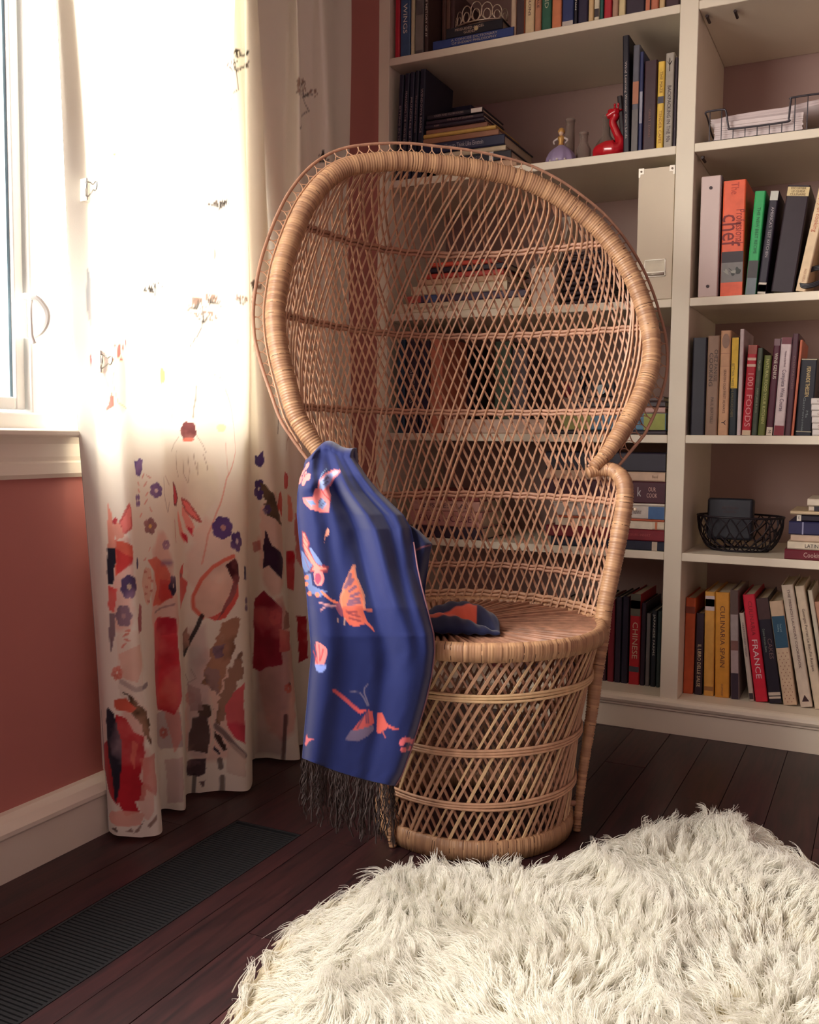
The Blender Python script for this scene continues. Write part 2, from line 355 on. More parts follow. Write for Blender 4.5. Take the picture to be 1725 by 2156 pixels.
# arm posts: run from the floor past the seat, curl inwards under the ends of the hoop
POST = [(.192, -.098, .0), (.200, -.090, .06), (.209, -.085, .125), (.231, -.071, .240), (.241, -.063, .307), (.256, -.053, .391), (.264, -.046, .448), (.278, -.039, .504), (.292, -.033, .561),
        (.305, -.026, .618), (.315, -.020, .665), (.319, -.012, .700), (.317, .006, .722), (.306, .026, .735), (.286, .040, .735), (.258, .042, .728)]
for sg in (1, -1):
    pc = crom([(sg * s, d, z) for s, d, z in POST], 170)
    rr = np.interp(np.linspace(0, 1, 170), [0, .2, .5, .75, .9, 1], [.0075, .0105, .0165, .0185, .0175, .012])
    wrap_tube(Lw(pc[:, 0], pc[:, 1], pc[:, 2]), rr, 'arm_post', chair)
    # thin outer cane of the arm with its chain of loops
    oc = crom([(sg * (s + .0), d + (.020 if z < .69 else .018), z) for s, d, z in POST if z > .05], 200)
    off = np.interp(np.linspace(0, 1, 200), [0, .35, .6, .8, .93, 1], [.004, .016, .026, .022, .014, .010])
    oc2 = Lw(oc[:, 0] + sg * off, oc[:, 1] + off * .5, oc[:, 2] + np.interp(np.linspace(0, 1, 200), [0, .8, .93, 1], [0, .0, .012, .014]))
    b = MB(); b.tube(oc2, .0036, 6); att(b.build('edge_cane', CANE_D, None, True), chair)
    b = MB(); pw = Lw(pc[:, 0], pc[:, 1], pc[:, 2]); k = 22
    for i in range(18, 158, 5):
        p0 = pw[i]; j0 = int(i / 170 * 200); a = oc2[min(j0, 199)]; c2 = oc2[min(j0 + 5, 199)]; mid = .7 * p0 + .3 * a
        b.tube(crom([a, mid, .7 * pw[min(i + 4, 169)] + .3 * c2, c2], 7), .0011, 4, caps=False)
    att(b.build('loop_trim', CANE_D, None, kind='stuff'), chair)

# outer thin hoop with the lace of little arches
def hoop_off(o): 
    T = np.gradient(hs, axis=0); T /= np.linalg.norm(T, axis=1)[:, None]; N = np.stack([-T[:, 1], T[:, 0]], 1)
    return hs + N * np.asarray(o)[..., None]
sel = slice(14, 252)
ofs = np.interp(np.linspace(0, 1, 260), [0, .05, .15, .5, .8, .93, 1], [.026, .030, .044, .046, .040, .052, .034])
oh = hoop_off(ofs); outer = Lw(oh[:, 0], dpl(oh[:, 1]) + .012, oh[:, 1])
b = MB(); b.tube(outer[2:258], .0036, 6); att(b.build('edge_cane', CANE_D, None, True), chair)
ih = hoop_off(np.full(260, .0235)); inner = Lw(ih[:, 0], dpl(ih[:, 1]) + .010, ih[:, 1])
b = MB(); b.tube(inner[10:250], .0022, 5); att(b.build('edge_cane', CANE, None, True), chair)
b = MB(); step = 3
for i in range(8, 250, step):
    fo = lambda f, A: A[int(i + f)] * (1 - (i + f) % 1) + A[min(int(i + f) + 1, 259)] * ((i + f) % 1)
    q_ = [fo(-.15, outer), fo(.05, outer) * .45 + fo(.05, inner) * .55, fo(step * .3, inner) * .9 + fo(step * .3, outer) * .1, fo(step * .5, inner), fo(step * .7, inner) * .9 + fo(step * .7, outer) * .1, fo(step * .95, outer) * .45 + fo(step * .95, inner) * .55, fo(step + .15, outer)]
    b.tube(crom(q_, 13), .0012, 4, caps=False)
att(b.build('loop_trim', CANE, None, kind='stuff'), chair)

# woven back: plan curve at every height
wz = [.43, .52, .62, .70, .735, .752]; ww = [.252, .283, .302, .312, .305, .29]
_l = [p for p in HOOP if p[0] < 0 and p[1] > .76]; _r = [p for p in HOOP if p[0] > 0 and p[1] > .76][::-1]
WL = (np.array(wz + [p[1] for p in _l]), np.array(ww + [-p[0] for p in _l]))
WR = (np.array(wz + [p[1] for p in _r]), np.array(ww + [p[0] for p in _r]))
def surf(beta, z, off=0.0):
    beta = np.asarray(beta, float); z = np.asarray(z, float) + 0 * beta
    w = np.where(beta < 0, np.interp(z, *WL), np.interp(z, *WR))
    de = np.interp(z, [.43, .60, .70, .735, .76], [-.045, -.03, -.018, .0, .04]); de = np.where(z > .76, dpl(z), de)
    dc = np.interp(z, [.43, .50, .665, .85, 1.05, 1.20, 1.28, 1.34, 1.38, 1.403], [.262, .275, .305, .375, .455, .442, .405, .345, .285, .222])
    cb = np.clip(np.cos(beta), 0, 1) ** np.interp(z, [.43, .70, .85, 1.0, 1.4], [.95, 1.1, 1.7, 2.2, 2.2])
    s = w * np.sin(beta); d = de + (dc - de) * cb
    return Lw(s + off * np.sin(beta), d + off * np.cos(beta), z)
def wmid(z, sg): return np.interp(z, *(WR if sg > 0 else WL))
def strands(m_, off, spacing, name, mt, r0, wob):
    b = MB(); zs = np.arange(.425, 1.402, .0115); n = 0
    for x0 in np.arange(-1.6, 1.6, spacing):
        x0 = x0 + rng.normal(0, spacing * .07); bw = rng.normal(0, .004)
        x = x0 + m_ * (zs - .43) + bw * np.sin((zs - .43) * 6)
        w = np.where(x < 0, np.interp(zs, *WL), np.interp(zs, *WR)); be = x / (w * 1.0)
        ok = np.abs(be) < math.pi / 2 - .015
        i = 0
        while i < len(zs):
            if not ok[i]: i += 1; continue
            j = i
            while j + 1 < len(zs) and ok[j + 1]: j += 1
            if j - i > 2:
                P = surf(be[i:j + 1], zs[i:j + 1], off + wob * rng.normal())
                b.tube(P, r0 * rng.uniform(.85, 1.15), 4, caps=False); n += 1
            i = j + 1
    o = b.build(name, mt, None, kind='stuff'); return att(o, chair)
strands(.43, -.0035, 0.0208, 'front_lattice', CANE, .0027, .0006)
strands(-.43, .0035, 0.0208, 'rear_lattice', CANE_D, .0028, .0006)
for z, r in ((1.245, .0042), (1.052, .0042), (.862, .0042), (.668, .0042), (.505, .0038), (.440, .0045)):
    bt = np.linspace(-math.pi / 2 + .02, math.pi / 2 - .02, 90)
    b = MB()
    for k in (-1, 1): b.tube(surf(bt, z + k * r * .95 + .0012 * np.sin(bt * 40), .001), r, 6)
    att(b.build('back_band', CANE_D if z > .45 else CANE, None, True), chair)

# drum: two crossing layers of reed staves, bands, wrapped rims
def rad(z): return np.interp(z, [0, .035, .11, .215, .325, .41], [.198, .197, .203, .213, .232, .250])
def ring_pt(a, r, z): return Lw(r * np.sin(a), -r * np.cos(a), z)
def stave(a0, slope, off, w, mt, nm='stave'):
    zs = np.linspace(.030, .402, 13); a = a0 + slope * (zs - .03); r = rad(zs) + off
    P = ring_pt(a, r, zs); q = ring_pt(a, r + .0022, zs); da = (w / 2) / r
    b = MB()
    G = np.stack([ring_pt(a - da, r, zs), ring_pt(a + da, r, zs), ring_pt(a + da * .8, r + .0026, zs), ring_pt(a - da * .8, r + .0026, zs)], 1)
    b.quadgrid(G, close_v=True)
    return att(b.build(nm, mt, None), chair)
NS = 70
for k in range(NS):
    a = 2 * math.pi * k / NS + rng.normal(0, .012)
    stave(a, 2.35 + rng.normal(0, .03), .0012, rng.uniform(.0052, .0078), CANE_L if rng.random() < .4 else CANE)
for k in range(NS):
    a = 2 * math.pi * (k + .5) / NS + rng.normal(0, .012)
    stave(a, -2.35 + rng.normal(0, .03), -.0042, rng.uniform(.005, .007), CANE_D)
tt = np.linspace(0, 2 * math.pi, 97)[:-1]
for z in (.110, .215, .325):
    b = MB()
    for k in range(3):
        wob = .0009 * np.sin(tt * rng.integers(2, 6) + rng.uniform(0, 6))
        b.tube(ring_pt(tt, rad(z) + .0072, z - .0056 + .0056 * k + wob), .0029, 6, closed=True)
    att(b.build('drum_band', CANE_L if z > .3 else CANE, None, True), chair)
def band(prof, name):
    """closed wrapped ring of given (r, z) section"""
    n = 900; a = np.linspace(0, 2 * math.pi, n, endpoint=False); b = MB(); jit = np.repeat(rng.uniform(-.0006, .0006, n // 3), 3)
    G = []
    for i, (r, z) in enumerate(prof):
        rr = r + np.where(np.arange(n) % 3 == 0, -.0008, .0) + jit
        G.append(ring_pt(a, rr, z))
    G = np.stack(G, 1); b.quadgrid(G, close_u=True, close_v=True)
    o = b.build(name, WRAP, None, True)
    at2 = o.data.attributes.new('along', 'FLOAT', 'POINT'); at2.data.foreach_set('value', np.repeat(np.arange(n) * .0058 / 3, len(prof)).astype(np.float32))
    return att(o, chair)
band([(.190, .002), (.205, .001), (.209, .02), (.206, .038), (.199, .041), (.190, .038)], 'base_rim')
band([(.247, .394), (.262, .397), (.267, .412), (.266, .426), (.258, .433), (.246, .428)], 'seat_rim')
# seat: reeds that fan out from the middle, ridged
b = MB(); n = 84; a = np.linspace(0, 2 * math.pi, n * 4, endpoint=False); rs = np.linspace(.01, .252, 10)
hz = np.array([-.0065, .0040, .0050, .0022])[np.arange(n * 4) % 4]; tw = rng.normal(0, .012, n).repeat(4); hj = rng.uniform(0, .004, n).repeat(4)
ox, oy = -.09, -.02
G = []
for r in rs:
    k = r / .252; G.append(Lw(r * np.sin(a + tw * (1 - k)) + ox * (1 - k), -r * np.cos(a + tw * (1 - k)) + oy * (1 - k), .4215 + (hz + hj) * min(1, k * 2)))
b.quadgrid(np.stack(G, 0), close_v=True); att(b.build('seat', mat('seat_reed', (150, 108, 86), .55, .35, 40), None), chair)
b = MB(); q = Lw(np.array([0.0]), np.array([0.0]), .412)[0]
b.lathe([(0.001, .410), (.25, .410), (.25, .416), (.001, .416)], q[0], q[1], 48); att(b.build('seat_board', CANE_D, None), chair)
# two short feet joining the posts to the drum
for sg in (1, -1):
    for z in (.055, .37):
        b = MB(); b.tube(Lw([sg * .175, sg * (.200 if z < .2 else .245)], [-.085, -.088 if z < .2 else -.060], z), .006, 6)
        att(b.build('post_tie', CANE_D, None, True), chair)
# fine cane ends lashed to the right post
b = MB()
b.lathe([(0, -.004), (.0045, -.002), (.0045, .002), (0, .004)], 0, 0, 8)
o = b.build('nail', mat('nail_head', (240, 225, 200), .3, metal=.3), None, True)
o.location = Vector(Lw(.334, -.030, .655).tolist()); o.parent = chair; o.matrix_parent_inverse = Matrix.Translation(-chair.location)

# ------------------------------------------------------------------ printed cloth (colour attribute on dense cloth)
def clothmat(name, transl, rough=.85, sheen=.2, bumps=.15, weave=900):
    m = bpy.data.materials.new(name); m.use_nodes = True; nt = m.node_tree; p = nt.nodes['Principled BSDF']; out = nt.nodes['Material Output']
    a = nt.nodes.new('ShaderNodeAttribute'); a.attribute_name = 'print'
    nz = nt.nodes.new('ShaderNodeTexNoise'); nz.inputs['Scale'].default_value = weave; tc = nt.nodes.new('ShaderNodeTexCoord'); nt.links.new(tc.outputs['Object'], nz.inputs['Vector'])
    bp = nt.nodes.new('ShaderNodeBump'); bp.inputs['Strength'].default_value = bumps; bp.inputs['Distance'].default_value = .001
    nt.links.new(nz.outputs['Fac'], bp.inputs['Height']); nt.links.new(bp.outputs[0], p.inputs['Normal'])
    nt.links.new(a.outputs['Color'], p.inputs['Base Color']); p.inputs['Roughness'].default_value = rough; p.inputs['Sheen Weight'].default_value = sheen
    p.inputs['Specular IOR Level'].default_value = .2
    if transl:
        t = nt.nodes.new('ShaderNodeBsdfTranslucent'); nt.links.new(a.outputs['Color'], t.inputs['Color'])
        mx = nt.nodes.new('ShaderNodeMixShader'); mx.inputs[0].default_value = transl
        nt.links.new(p.outputs[0], mx.inputs[1]); nt.links.new(t.outputs[0], mx.inputs[2]); nt.links.new(mx.outputs[0], out.inputs[0])
    return m
def fbm(nu, nv, cell, octs=4, seed=0):
    r = np.random.default_rng(seed); o = np.zeros((nu, nv)); amp = 1; tot = 0
    for k in range(octs):
        gu, gv = max(2, int(nu / cell) + 2), max(2, int(nv / cell) + 2); g_ = r.random((gu, gv))
        x = np.linspace(0, gu - 1.001, nu); y = np.linspace(0, gv - 1.001, nv); xi = x.astype(int); yi = y.astype(int)
        fx = (x - xi)[:, None]; fy = (y - yi)[None]; fx = fx * fx * (3 - 2 * fx); fy = fy * fy * (3 - 2 * fy)
        o += amp * ((g_[np.ix_(xi, yi)] * (1 - fx) + g_[np.ix_(xi + 1, yi)] * fx) * (1 - fy) + (g_[np.ix_(xi, yi + 1)] * (1 - fx) + g_[np.ix_(xi + 1, yi + 1)] * fx) * fy)
        tot += amp; amp *= .5; cell = max(cell / 2, 1.5)
    return o / tot
class Cloth:
    """grid of world points P[nu,nv]; paint in cloth metres; motifs are located by where they show in the photo"""
    def __init__(s, P, base, seed=1, maxmag=3.0):
        s.P = P; s.nu, s.nv = P.shape[:2]
        du = np.linalg.norm(np.diff(P, axis=0), axis=2).mean(1); dv = np.linalg.norm(np.diff(P, axis=1), axis=2).mean(0)
        s.U = np.r_[0, np.cumsum(du)][:, None] * np.ones((1, s.nv)); s.V = np.r_[0, np.cumsum(dv)][None] * np.ones((s.nu, 1))
        s.px, s.dep = proj(P); s.col = np.ones((s.nu, s.nv, 3)) * lin(base)
        s.n1 = fbm(s.nu, s.nv, 10, 3, seed); s.n2 = fbm(s.nu, s.nv, 22, 4, seed + 5); s.n3 = fbm(s.nu, s.nv, 3, 2, seed + 9); s.mm = maxmag; s.wash = 0; s.n4 = fbm(s.nu, s.nv, 34, 5, seed + 20)
    def find(s, x, y):
        d = np.hypot(s.px[..., 0] - x, s.px[..., 1] - y); m = d < max(4, d.min() + 1.5)
        q = np.where(m, s.dep, 1e9); i, j = np.unravel_index(q.argmin(), q.shape); return i, j
    def local(s, x, y):
        i, j = s.find(x, y); i0, i1 = max(i - 3, 0), min(i + 3, s.nu - 1); j0, j1 = max(j - 3, 0), min(j + 3, s.nv - 1)
        a = (s.px[i1, j] - s.px[i0, j]) / (s.U[i1, 0] - s.U[i0, 0]); b_ = (s.px[i, j1] - s.px[i, j0]) / (s.V[0, j1] - s.V[0, j0])
        J = np.array([a, b_]).T; sc = 2021 / s.dep[i, j]
        u1, sv, v1 = np.linalg.svd(J); J = u1 @ np.diag(np.clip(sv, sc / s.mm, None)) @ v1
        return np.array([s.U[i, 0], s.V[0, j]]), np.linalg.inv(J)
    def uv(s, pts, c=None):
        pts = np.asarray(pts, float); c = pts.mean(0) if c is None else np.asarray(c, float)
        o, Ji = s.local(*c); return o + (pts - c) @ Ji.T
    def blend(s, m, rgb, a=1.0, tex=.0):
        c = lin(rgb) * (1 + tex * (s.n2[..., None] - .5) * 2)
        if tex and s.wash: k_ = np.clip((s.n4 - .52) * 3.0, 0, .38)[..., None]; c = c * (1 - k_) + lin((244, 214, 200)) * k_ * (.35 + .65 * lin(rgb) / lin(rgb).max())
        w = (m * a)[..., None]; s.col = s.col * (1 - w) + c * w
    def poly(s, pts, rgb, a=1.0, tex=.35, wob=.004, c=None, edge=None, soft=False, rag=0.0):
        q = s.uv(pts, c); x = s.U + (s.n1 - .5) * wob * 2; y = s.V + (s.n2 - .5) * wob * 2
        if rag: x = x + (s.n3 - .5) * rag
        lo = q.min(0) - .012; hi = q.max(0) + .012
        iu = np.where((s.U[:, 0] > lo[0]) & (s.U[:, 0] < hi[0]))[0]; iv = np.where((s.V[0] > lo[1]) & (s.V[0] < hi[1]))[0]
        if not len(iu) or not len(iv): return
        sl = (slice(iu[0], iu[-1] + 1), slice(iv[0], iv[-1] + 1)); X = x[sl]; Y = y[sl]; ins = np.zeros(X.shape, bool); n = len(q); dist = np.full(X.shape, 9.0)
        for k in range(n):
            (x1, y1), (x2, y2) = q[k], q[(k + 1) % n]
            if y1 != y2: ins ^= ((y1 > Y) != (y2 > Y)) & (X < (x2 - x1) * (Y - y1) / (y2 - y1) + x1)
            ab = np.array([x2 - x1, y2 - y1]); L = ab.dot(ab) + 1e-12; t_ = np.clip(((X - x1) * ab[0] + (Y - y1) * ab[1]) / L, 0, 1)
            dist = np.minimum(dist, np.hypot(X - x1 - t_ * ab[0], Y - y1 - t_ * ab[1]))
        m = np.zeros((s.nu, s.nv)); m[sl] = ins * (np.clip(dist / .012, 0, 1) if soft else np.clip(dist / .0012 + .35, 0, 1)); s.blend(m, rgb, a, tex)
        if edge is not None:
            m = np.zeros((s.nu, s.nv)); m[sl] = (dist < .0022); s.blend(m, edge, .8 * a, 0)
    def blob(s, x, y, rx, ry, rgb, rot=0, n=14, jit=.12, **k):
        r = np.random.default_rng(int(x * 7 + y)); a = np.linspace(0, 2 * math.pi, n, endpoint=False); f = 1 + r.uniform(-jit, jit, n); c_, s_ = math.cos(rot), math.sin(rot)
        X = rx * f * np.cos(a); Y = ry * f * np.sin(a); s.poly(np.stack([x + X * c_ - Y * s_, y + X * s_ + Y * c_], 1), rgb, c=(x, y), **k)
    def line(s, pts, rgb, w=.0022, a=.8, seg=False):
        pts = np.asarray(pts, float)
        q = s.uv(pts) if not seg else np.array([s.uv([p])[0] for p in pts])
        lo = q.min(0) - .01; hi = q.max(0) + .01
        iu = np.where((s.U[:, 0] > lo[0]) & (s.U[:, 0] < hi[0]))[0]; iv = np.where((s.V[0] > lo[1]) & (s.V[0] < hi[1]))[0]
        if not len(iu) or not len(iv): return
        sl = (slice(iu[0], iu[-1] + 1), slice(iv[0], iv[-1] + 1)); X = s.U[sl] + (s.n1[sl] - .5) * .003; Y = s.V[sl]; d = np.full(X.shape, 9.0)
        for k in range(len(q) - 1):
            x1, y1 = q[k]; ab = q[k + 1] - q[k]; L = ab.dot(ab) + 1e-12; t_ = np.clip(((X - x1) * ab[0] + (Y - y1) * ab[1]) / L, 0, 1)
            d = np.minimum(d, np.hypot(X - x1 - t_ * ab[0], Y - y1 - t_ * ab[1]))
        m = np.zeros((s.nu, s.nv)); m[sl] = np.clip((w - d) / .0015 + .5, 0, 1); s.blend(m, rgb, a, 0)
    def flower(s, x, y, r, rgb, n=5, cen=None, ry=None, **k):
        ry = ry or r; a0 = (x * .37 + y) % 6
        for i in range(n):
            t_ = a0 + 2 * math.pi * i / n; cx, cy = x + r * .55 * math.cos(t_), y + ry * .55 * math.sin(t_)
            a = np.linspace(0, 2 * math.pi, 10, endpoint=False)
            s.poly(np.stack([cx + r * .46 * np.cos(a), cy + ry * .42 * np.sin(a)], 1), rgb, c=(x, y), wob=.002, **k)
        if cen: s.blob(x, y, r * .25, ry * .25, cen, wob=.001)
    def umbel(s, x, y, r, rot=0.0, rgb=(58, 52, 46), stem=None):
        rr = np.random.default_rng(int(x + y))
        if stem: s.line([(x, y)] + stem, rgb, .0014, .8, seg=True)
        for i in range(9):
            a = -math.pi / 2 + rot + rr.uniform(-1.1, 1.1); L = r * rr.uniform(.5, 1.0); ex, ey = x + L * math.cos(a), y + L * math.sin(a)
            s.line([(x, y), (ex, ey)], rgb, .0012, .7)
            for j in range(4): s.blob(ex + rr.uniform(-5, 5), ey + rr.uniform(-5, 4), 2.0, 2.8, rgb, n=6, wob=0, a=.9)
    def build(s, name, m, parent=None, solid=0):
        b = MB(); nu, nv = s.nu, s.nv; me = bpy.data.meshes.new(name)
        idx = np.arange(nu * nv).reshape(nu, nv); F = np.stack([idx[:-1, :-1], idx[1:, :-1], idx[1:, 1:], idx[:-1, 1:]], -1).reshape(-1, 4)
        me.vertices.add(nu * nv); me.vertices.foreach_set('co', s.P.reshape(-1).astype(np.float32))
        me.loops.add(len(F) * 4); me.loops.foreach_set('vertex_index', F.reshape(-1).astype(np.int32))
        me.polygons.add(len(F)); me.polygons.foreach_set('loop_start', (np.arange(len(F)) * 4).astype(np.int32)); me.polygons.foreach_set('use_smooth', np.ones(len(F), bool))
        me.update(calc_edges=True); me.materials.append(m)
        ca = me.color_attributes.new('print', 'FLOAT_COLOR', 'POINT'); rgba = np.ones((nu * nv, 4), np.float32); rgba[:, :3] = np.clip(s.col.reshape(-1, 3), 0, 1); ca.data.foreach_set('color', rgba.reshape(-1))
        o = bpy.data.objects.new(name, me); COL.objects.link(o)
        if solid: md = o.modifiers.new('thickness', 'SOLIDIFY'); md.thickness = solid
        if parent: att(o, parent)
        return o

# ---- curtain: soft accordion folds, hem resting just above the floor
CT = [(132, .05), (172, .062), (210, .088), (246, .110), (251, .058), (322, .095), (327, .05), (400, .085), (483, .112), (487, .048), (519, .05), (524, .085), (551, .095), (556, .05), (600, .05), (628, .095), (640, .06), (655, .05), (690, .085), (712, .04), (737, .03)]
top = np.array([at(x, 300, 0, X) for x, X in CT])
bot = np.array([at(*p, 2, .006)[:2] for p in [(222, 1742), (236, 1760), (270, 1765), (300, 1763), (337, 1755), (342, 1710), (388, 1706), (391, 1673), (455, 1669), (526, 1662)]] +
               [(.053, -.735), (.075, -.70), (.125, -.695), (.145, -.66), (.085, -.62), (.10, -.57), (.14, -.52), (.075, -.46), (.11, -.38), (.06, -.30), ])
# column pairing (top list -> hem list)
pair = [0, 1, 2, 3, 4, 5, 6, 8, 10, 11, 12, 13, 14, 14, 15, 16, 17, 18, 19, 19]
pair = [0, 1, 2, 3, 4, 5, 6, 7, 8, 9, 10, 11, 12, 13, 14, 15, 16, 17, 18, 19, 19]
assert len(pair) >= len(CT); pair = pair[:len(CT)]
NU, NV = 460, 600
zl = np.concatenate([np.linspace(.006, .9, 330), np.linspace(.9, 2.33, NV - 329)[1:]])
NV = len(zl); CP3 = np.zeros((NU, NV, 3))
bt = np.array([bot[k] for k in pair]); bt[-1] += (.01, .03)
for j, z in enumerate(zl):
    k = (z / top[:, 2])[:, None]; row = bt + (top[:, :2] - bt) * np.minimum(k, 1.25)
    row[:, 0] += .006 * np.sin(z * 5 + np.arange(len(row)) * 2.1)
    q = crom(row, NU); CP3[:, j, :2] = q; CP3[:, j, 2] = z
CP3[..., 0] = np.maximum(CP3[..., 0], .024)
CP3[..., 0] = np.where(CP3[..., 2] < .13, np.maximum(CP3[..., 0], .05), CP3[..., 0])
hem = (.004 * np.sin(np.linspace(0, 40, NU)))[:, None] * np.exp(-zl / .1)[None]; CP3[..., 2] += np.abs(hem)
C = Cloth(CP3, (247, 240, 226), 3, 1.5)
R_, RD, CO, PKp, PU, BR, DK, GY = (214, 58, 66), (186, 36, 60), (232, 112, 92), (240, 130, 128), (84, 66, 128), (128, 98, 78), (52, 44, 62), (160, 140, 140)
C.wash = 1
# pale washes first
C.blob(255, 810, 26, 70, (236, 236, 170), a=.55, soft=True); C.blob(258, 690, 16, 30, (235, 225, 200), a=.4)
C.blob(470, 900, 10, 9, (240, 240, 160), a=.7); C.blob(430, 1030, 40, 60, (246, 240, 215), a=.4, soft=True)
for x_, y_, rx_, ry_, a_ in ((255, 1240, 34, 110, .6), (340, 1300, 34, 170, .6), (450, 1180, 60, 90, .3), (450, 1500, 66, 130, .5), (270, 1600, 50, 120, .6), (580, 1150, 40, 120, .5), (585, 1420, 46, 150, .7)): C.blob(x_, y_, rx_, ry_, (232, 170, 156), a=a_, soft=True, wob=.012)
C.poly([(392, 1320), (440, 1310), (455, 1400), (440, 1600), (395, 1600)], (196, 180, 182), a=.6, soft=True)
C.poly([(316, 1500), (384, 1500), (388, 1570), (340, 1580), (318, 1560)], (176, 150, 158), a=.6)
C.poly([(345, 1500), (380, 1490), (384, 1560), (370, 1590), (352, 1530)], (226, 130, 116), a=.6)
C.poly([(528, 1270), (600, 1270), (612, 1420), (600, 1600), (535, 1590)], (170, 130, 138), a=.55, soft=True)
# left-hand dark seam fold and its motifs
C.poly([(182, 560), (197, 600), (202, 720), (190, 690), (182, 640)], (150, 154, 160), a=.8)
C.poly([(188, 738), (200, 760), (192, 772)], R_); C.line([(215, 740), (228, 760), (222, 790), (230, 815)], GY, .004, .8)
for x, y, a_, b2 in ((252, 742, 4, 16), (243, 730, 3, 7), (240, 757, 3, 6), (262, 735, 3, 8), (268, 725, 3, 9), (258, 760, 3, 6)): C.blob(x, y, a_, b2, (216, 96, 88))
C.line([(243, 785), (242, 810), (252, 850), (275, 862)], (170, 150, 120), .0014, .7)
C.poly([(237, 826), (243, 840), (243, 858), (230, 870), (226, 868), (233, 850)], (214, 96, 88))
C.blob(243, 326, 4, 4, (225, 190, 110)); C.blob(226, 318, 3, 3, (235, 215, 150), a=.6)
C.blob(343, 795, 10, 18, (196, 176, 116), rag=.006, tex=.6)
C.umbel(500, 150, 26, 0, stem=[(505, 190), (490, 232)]); C.umbel(505, 120, 16); C.umbel(642, 205, 26, .3, stem=[(652, 235), (636, 268)]); C.umbel(636, 180, 12)
C.umbel(672, 342, 22, .4); C.umbel(465, 440, 22, -.2); C.blob(453, 535, 3, 12, (120, 116, 108), a=.7)
C.umbel(430, 680, 34, .2, stem=[(420, 705), (403, 728)]); C.umbel(444, 640, 22, .6); C.umbel(418, 650, 22, -.5); C.umbel(330, 620, 26, -.2)
C.umbel(512, 640, 20); C.umbel(535, 610, 16, .3); C.blob(503, 716, 7, 8, (238, 200, 180), a=.7)
C.blob(541, 724, 10, 4, (180, 180, 160), rot=-.4, a=.7); C.blob(533, 735, 4, 9, (190, 188, 170), a=.6)
C.line([(415, 815), (413, 845), (408, 880)], (90, 84, 76), .0022, .7); C.line([(374, 830), (366, 862), (363, 890)], (120, 110, 100), .0012, .6)
C.line([(478, 820), (490, 860), (497, 905), (500, 950), (480, 1010), (467, 1060), (440, 1130), (428, 1190)], (232, 150, 130), .0018, .75, seg=True)
C.line([(450, 790), (468, 800), (478, 820)], (170, 150, 130), .001, .6); C.line([(478, 935), (484, 1005)], (226, 170, 150), .0012, .6)
C.line([(593, 840), (591, 870), (587, 912)], (92, 62, 50), .0026, .9); C.line([(622, 905), (606, 930), (602, 950)], (176, 130, 100), .0016, .7)
# coneflower
C.blob(398, 909, 17, 19, (112, 66, 66), rag=.006, tex=.7, wob=.001); C.blob(400, 925, 13, 5, (232, 120, 100), rag=.01)
for q in ([(382, 920), (368, 940), (362, 952)], [(416, 918), (430, 940), (436, 955)], [(375, 950), (374, 985), (380, 1005)], [(388, 970), (390, 1000), (399, 1020), (402, 995), (398, 960)], [(410, 955), (420, 1000), (420, 975)], [(430, 960), (438, 985), (439, 994)]): C.line(q, (150, 120, 100), .0009, .6)
C.line([(345, 1005), (346, 1040), (358, 1080), (364, 1060)], (130, 110, 104), .0012, .6); C.line([(349, 1002), (363, 1020)], (150, 110, 100), .0012, .6)
# purple flowers
C.poly([(281, 971), (290, 972), (297, 965), (304, 968), (303, 992), (297, 1007), (285, 1001)], PU); C.poly([(531, 960), (540, 962), (550, 950), (552, 975), (545, 986), (533, 978)], PU)
C.flower(332, 1034, 18, PU, 6, (226, 214, 220)); C.flower(293, 1055, 9, PU, 4, ry=16); C.flower(320, 1108, 19, (120, 88, 96), 5, (232, 196, 110)); C.flower(474, 1112, 23, (100, 78, 140), 7, (190, 150, 150), ry=26)
C.flower(503, 1139, 15, PU, 5, (220, 210, 220), ry=24); C.flower(541, 1030, 13, PU, 5, ry=24); C.flower(276, 1236, 20, (88, 72, 112), 7, (206, 186, 160), ry=27); C.flower(260, 1300, 18, (64, 56, 76), 6, (140, 120, 130), ry=26)
C.blob(293, 1188, 5, 12, (84, 70, 110)); C.flower(523, 1270, 9, (60, 54, 84), 4, ry=20); C.poly([(513, 1192), (528, 1192), (528, 1222), (514, 1220)], (60, 60, 96))
for x, y, r in ((305, 1003, 1.1), (318, 1005, -.6), (308, 1022, 1), (295, 1018, -1), (312, 1042, 1), (296, 1034, -1), (310, 1060, 1), (322, 1075, -1), (300, 1086, 1), (318, 1158, 1), (308, 1180, .6)): C.blob(x, y, 7, 2, (226, 150, 134), rot=-r, n=8, a=.8)
# pink cone petals
C.poly([(366, 1017), (373, 1025), (381, 1048), (376, 1062), (367, 1060)], (206, 70, 86), edge=(120, 40, 50))
C.poly([(382, 1048), (398, 1054), (414, 1078), (425, 1099), (412, 1092), (394, 1075)], PKp, edge=(190, 80, 80)); C.poly([(384, 1062), (398, 1085), (411, 1110), (408, 1130), (394, 1112), (382, 1085)], (240, 160, 150)); C.poly([(410, 1112), (411, 1129), (400, 1117), (396, 1106)], (214, 66, 84))
C.poly([(374, 1070), (384, 1100), (396, 1128), (396, 1145), (382, 1125), (372, 1095)], (240, 165, 152)); C.poly([(396, 1126), (397, 1145), (386, 1132), (382, 1118)], (214, 66, 84)); C.line([(371, 1095), (373, 1125), (376, 1140)], (190, 60, 70), .002)
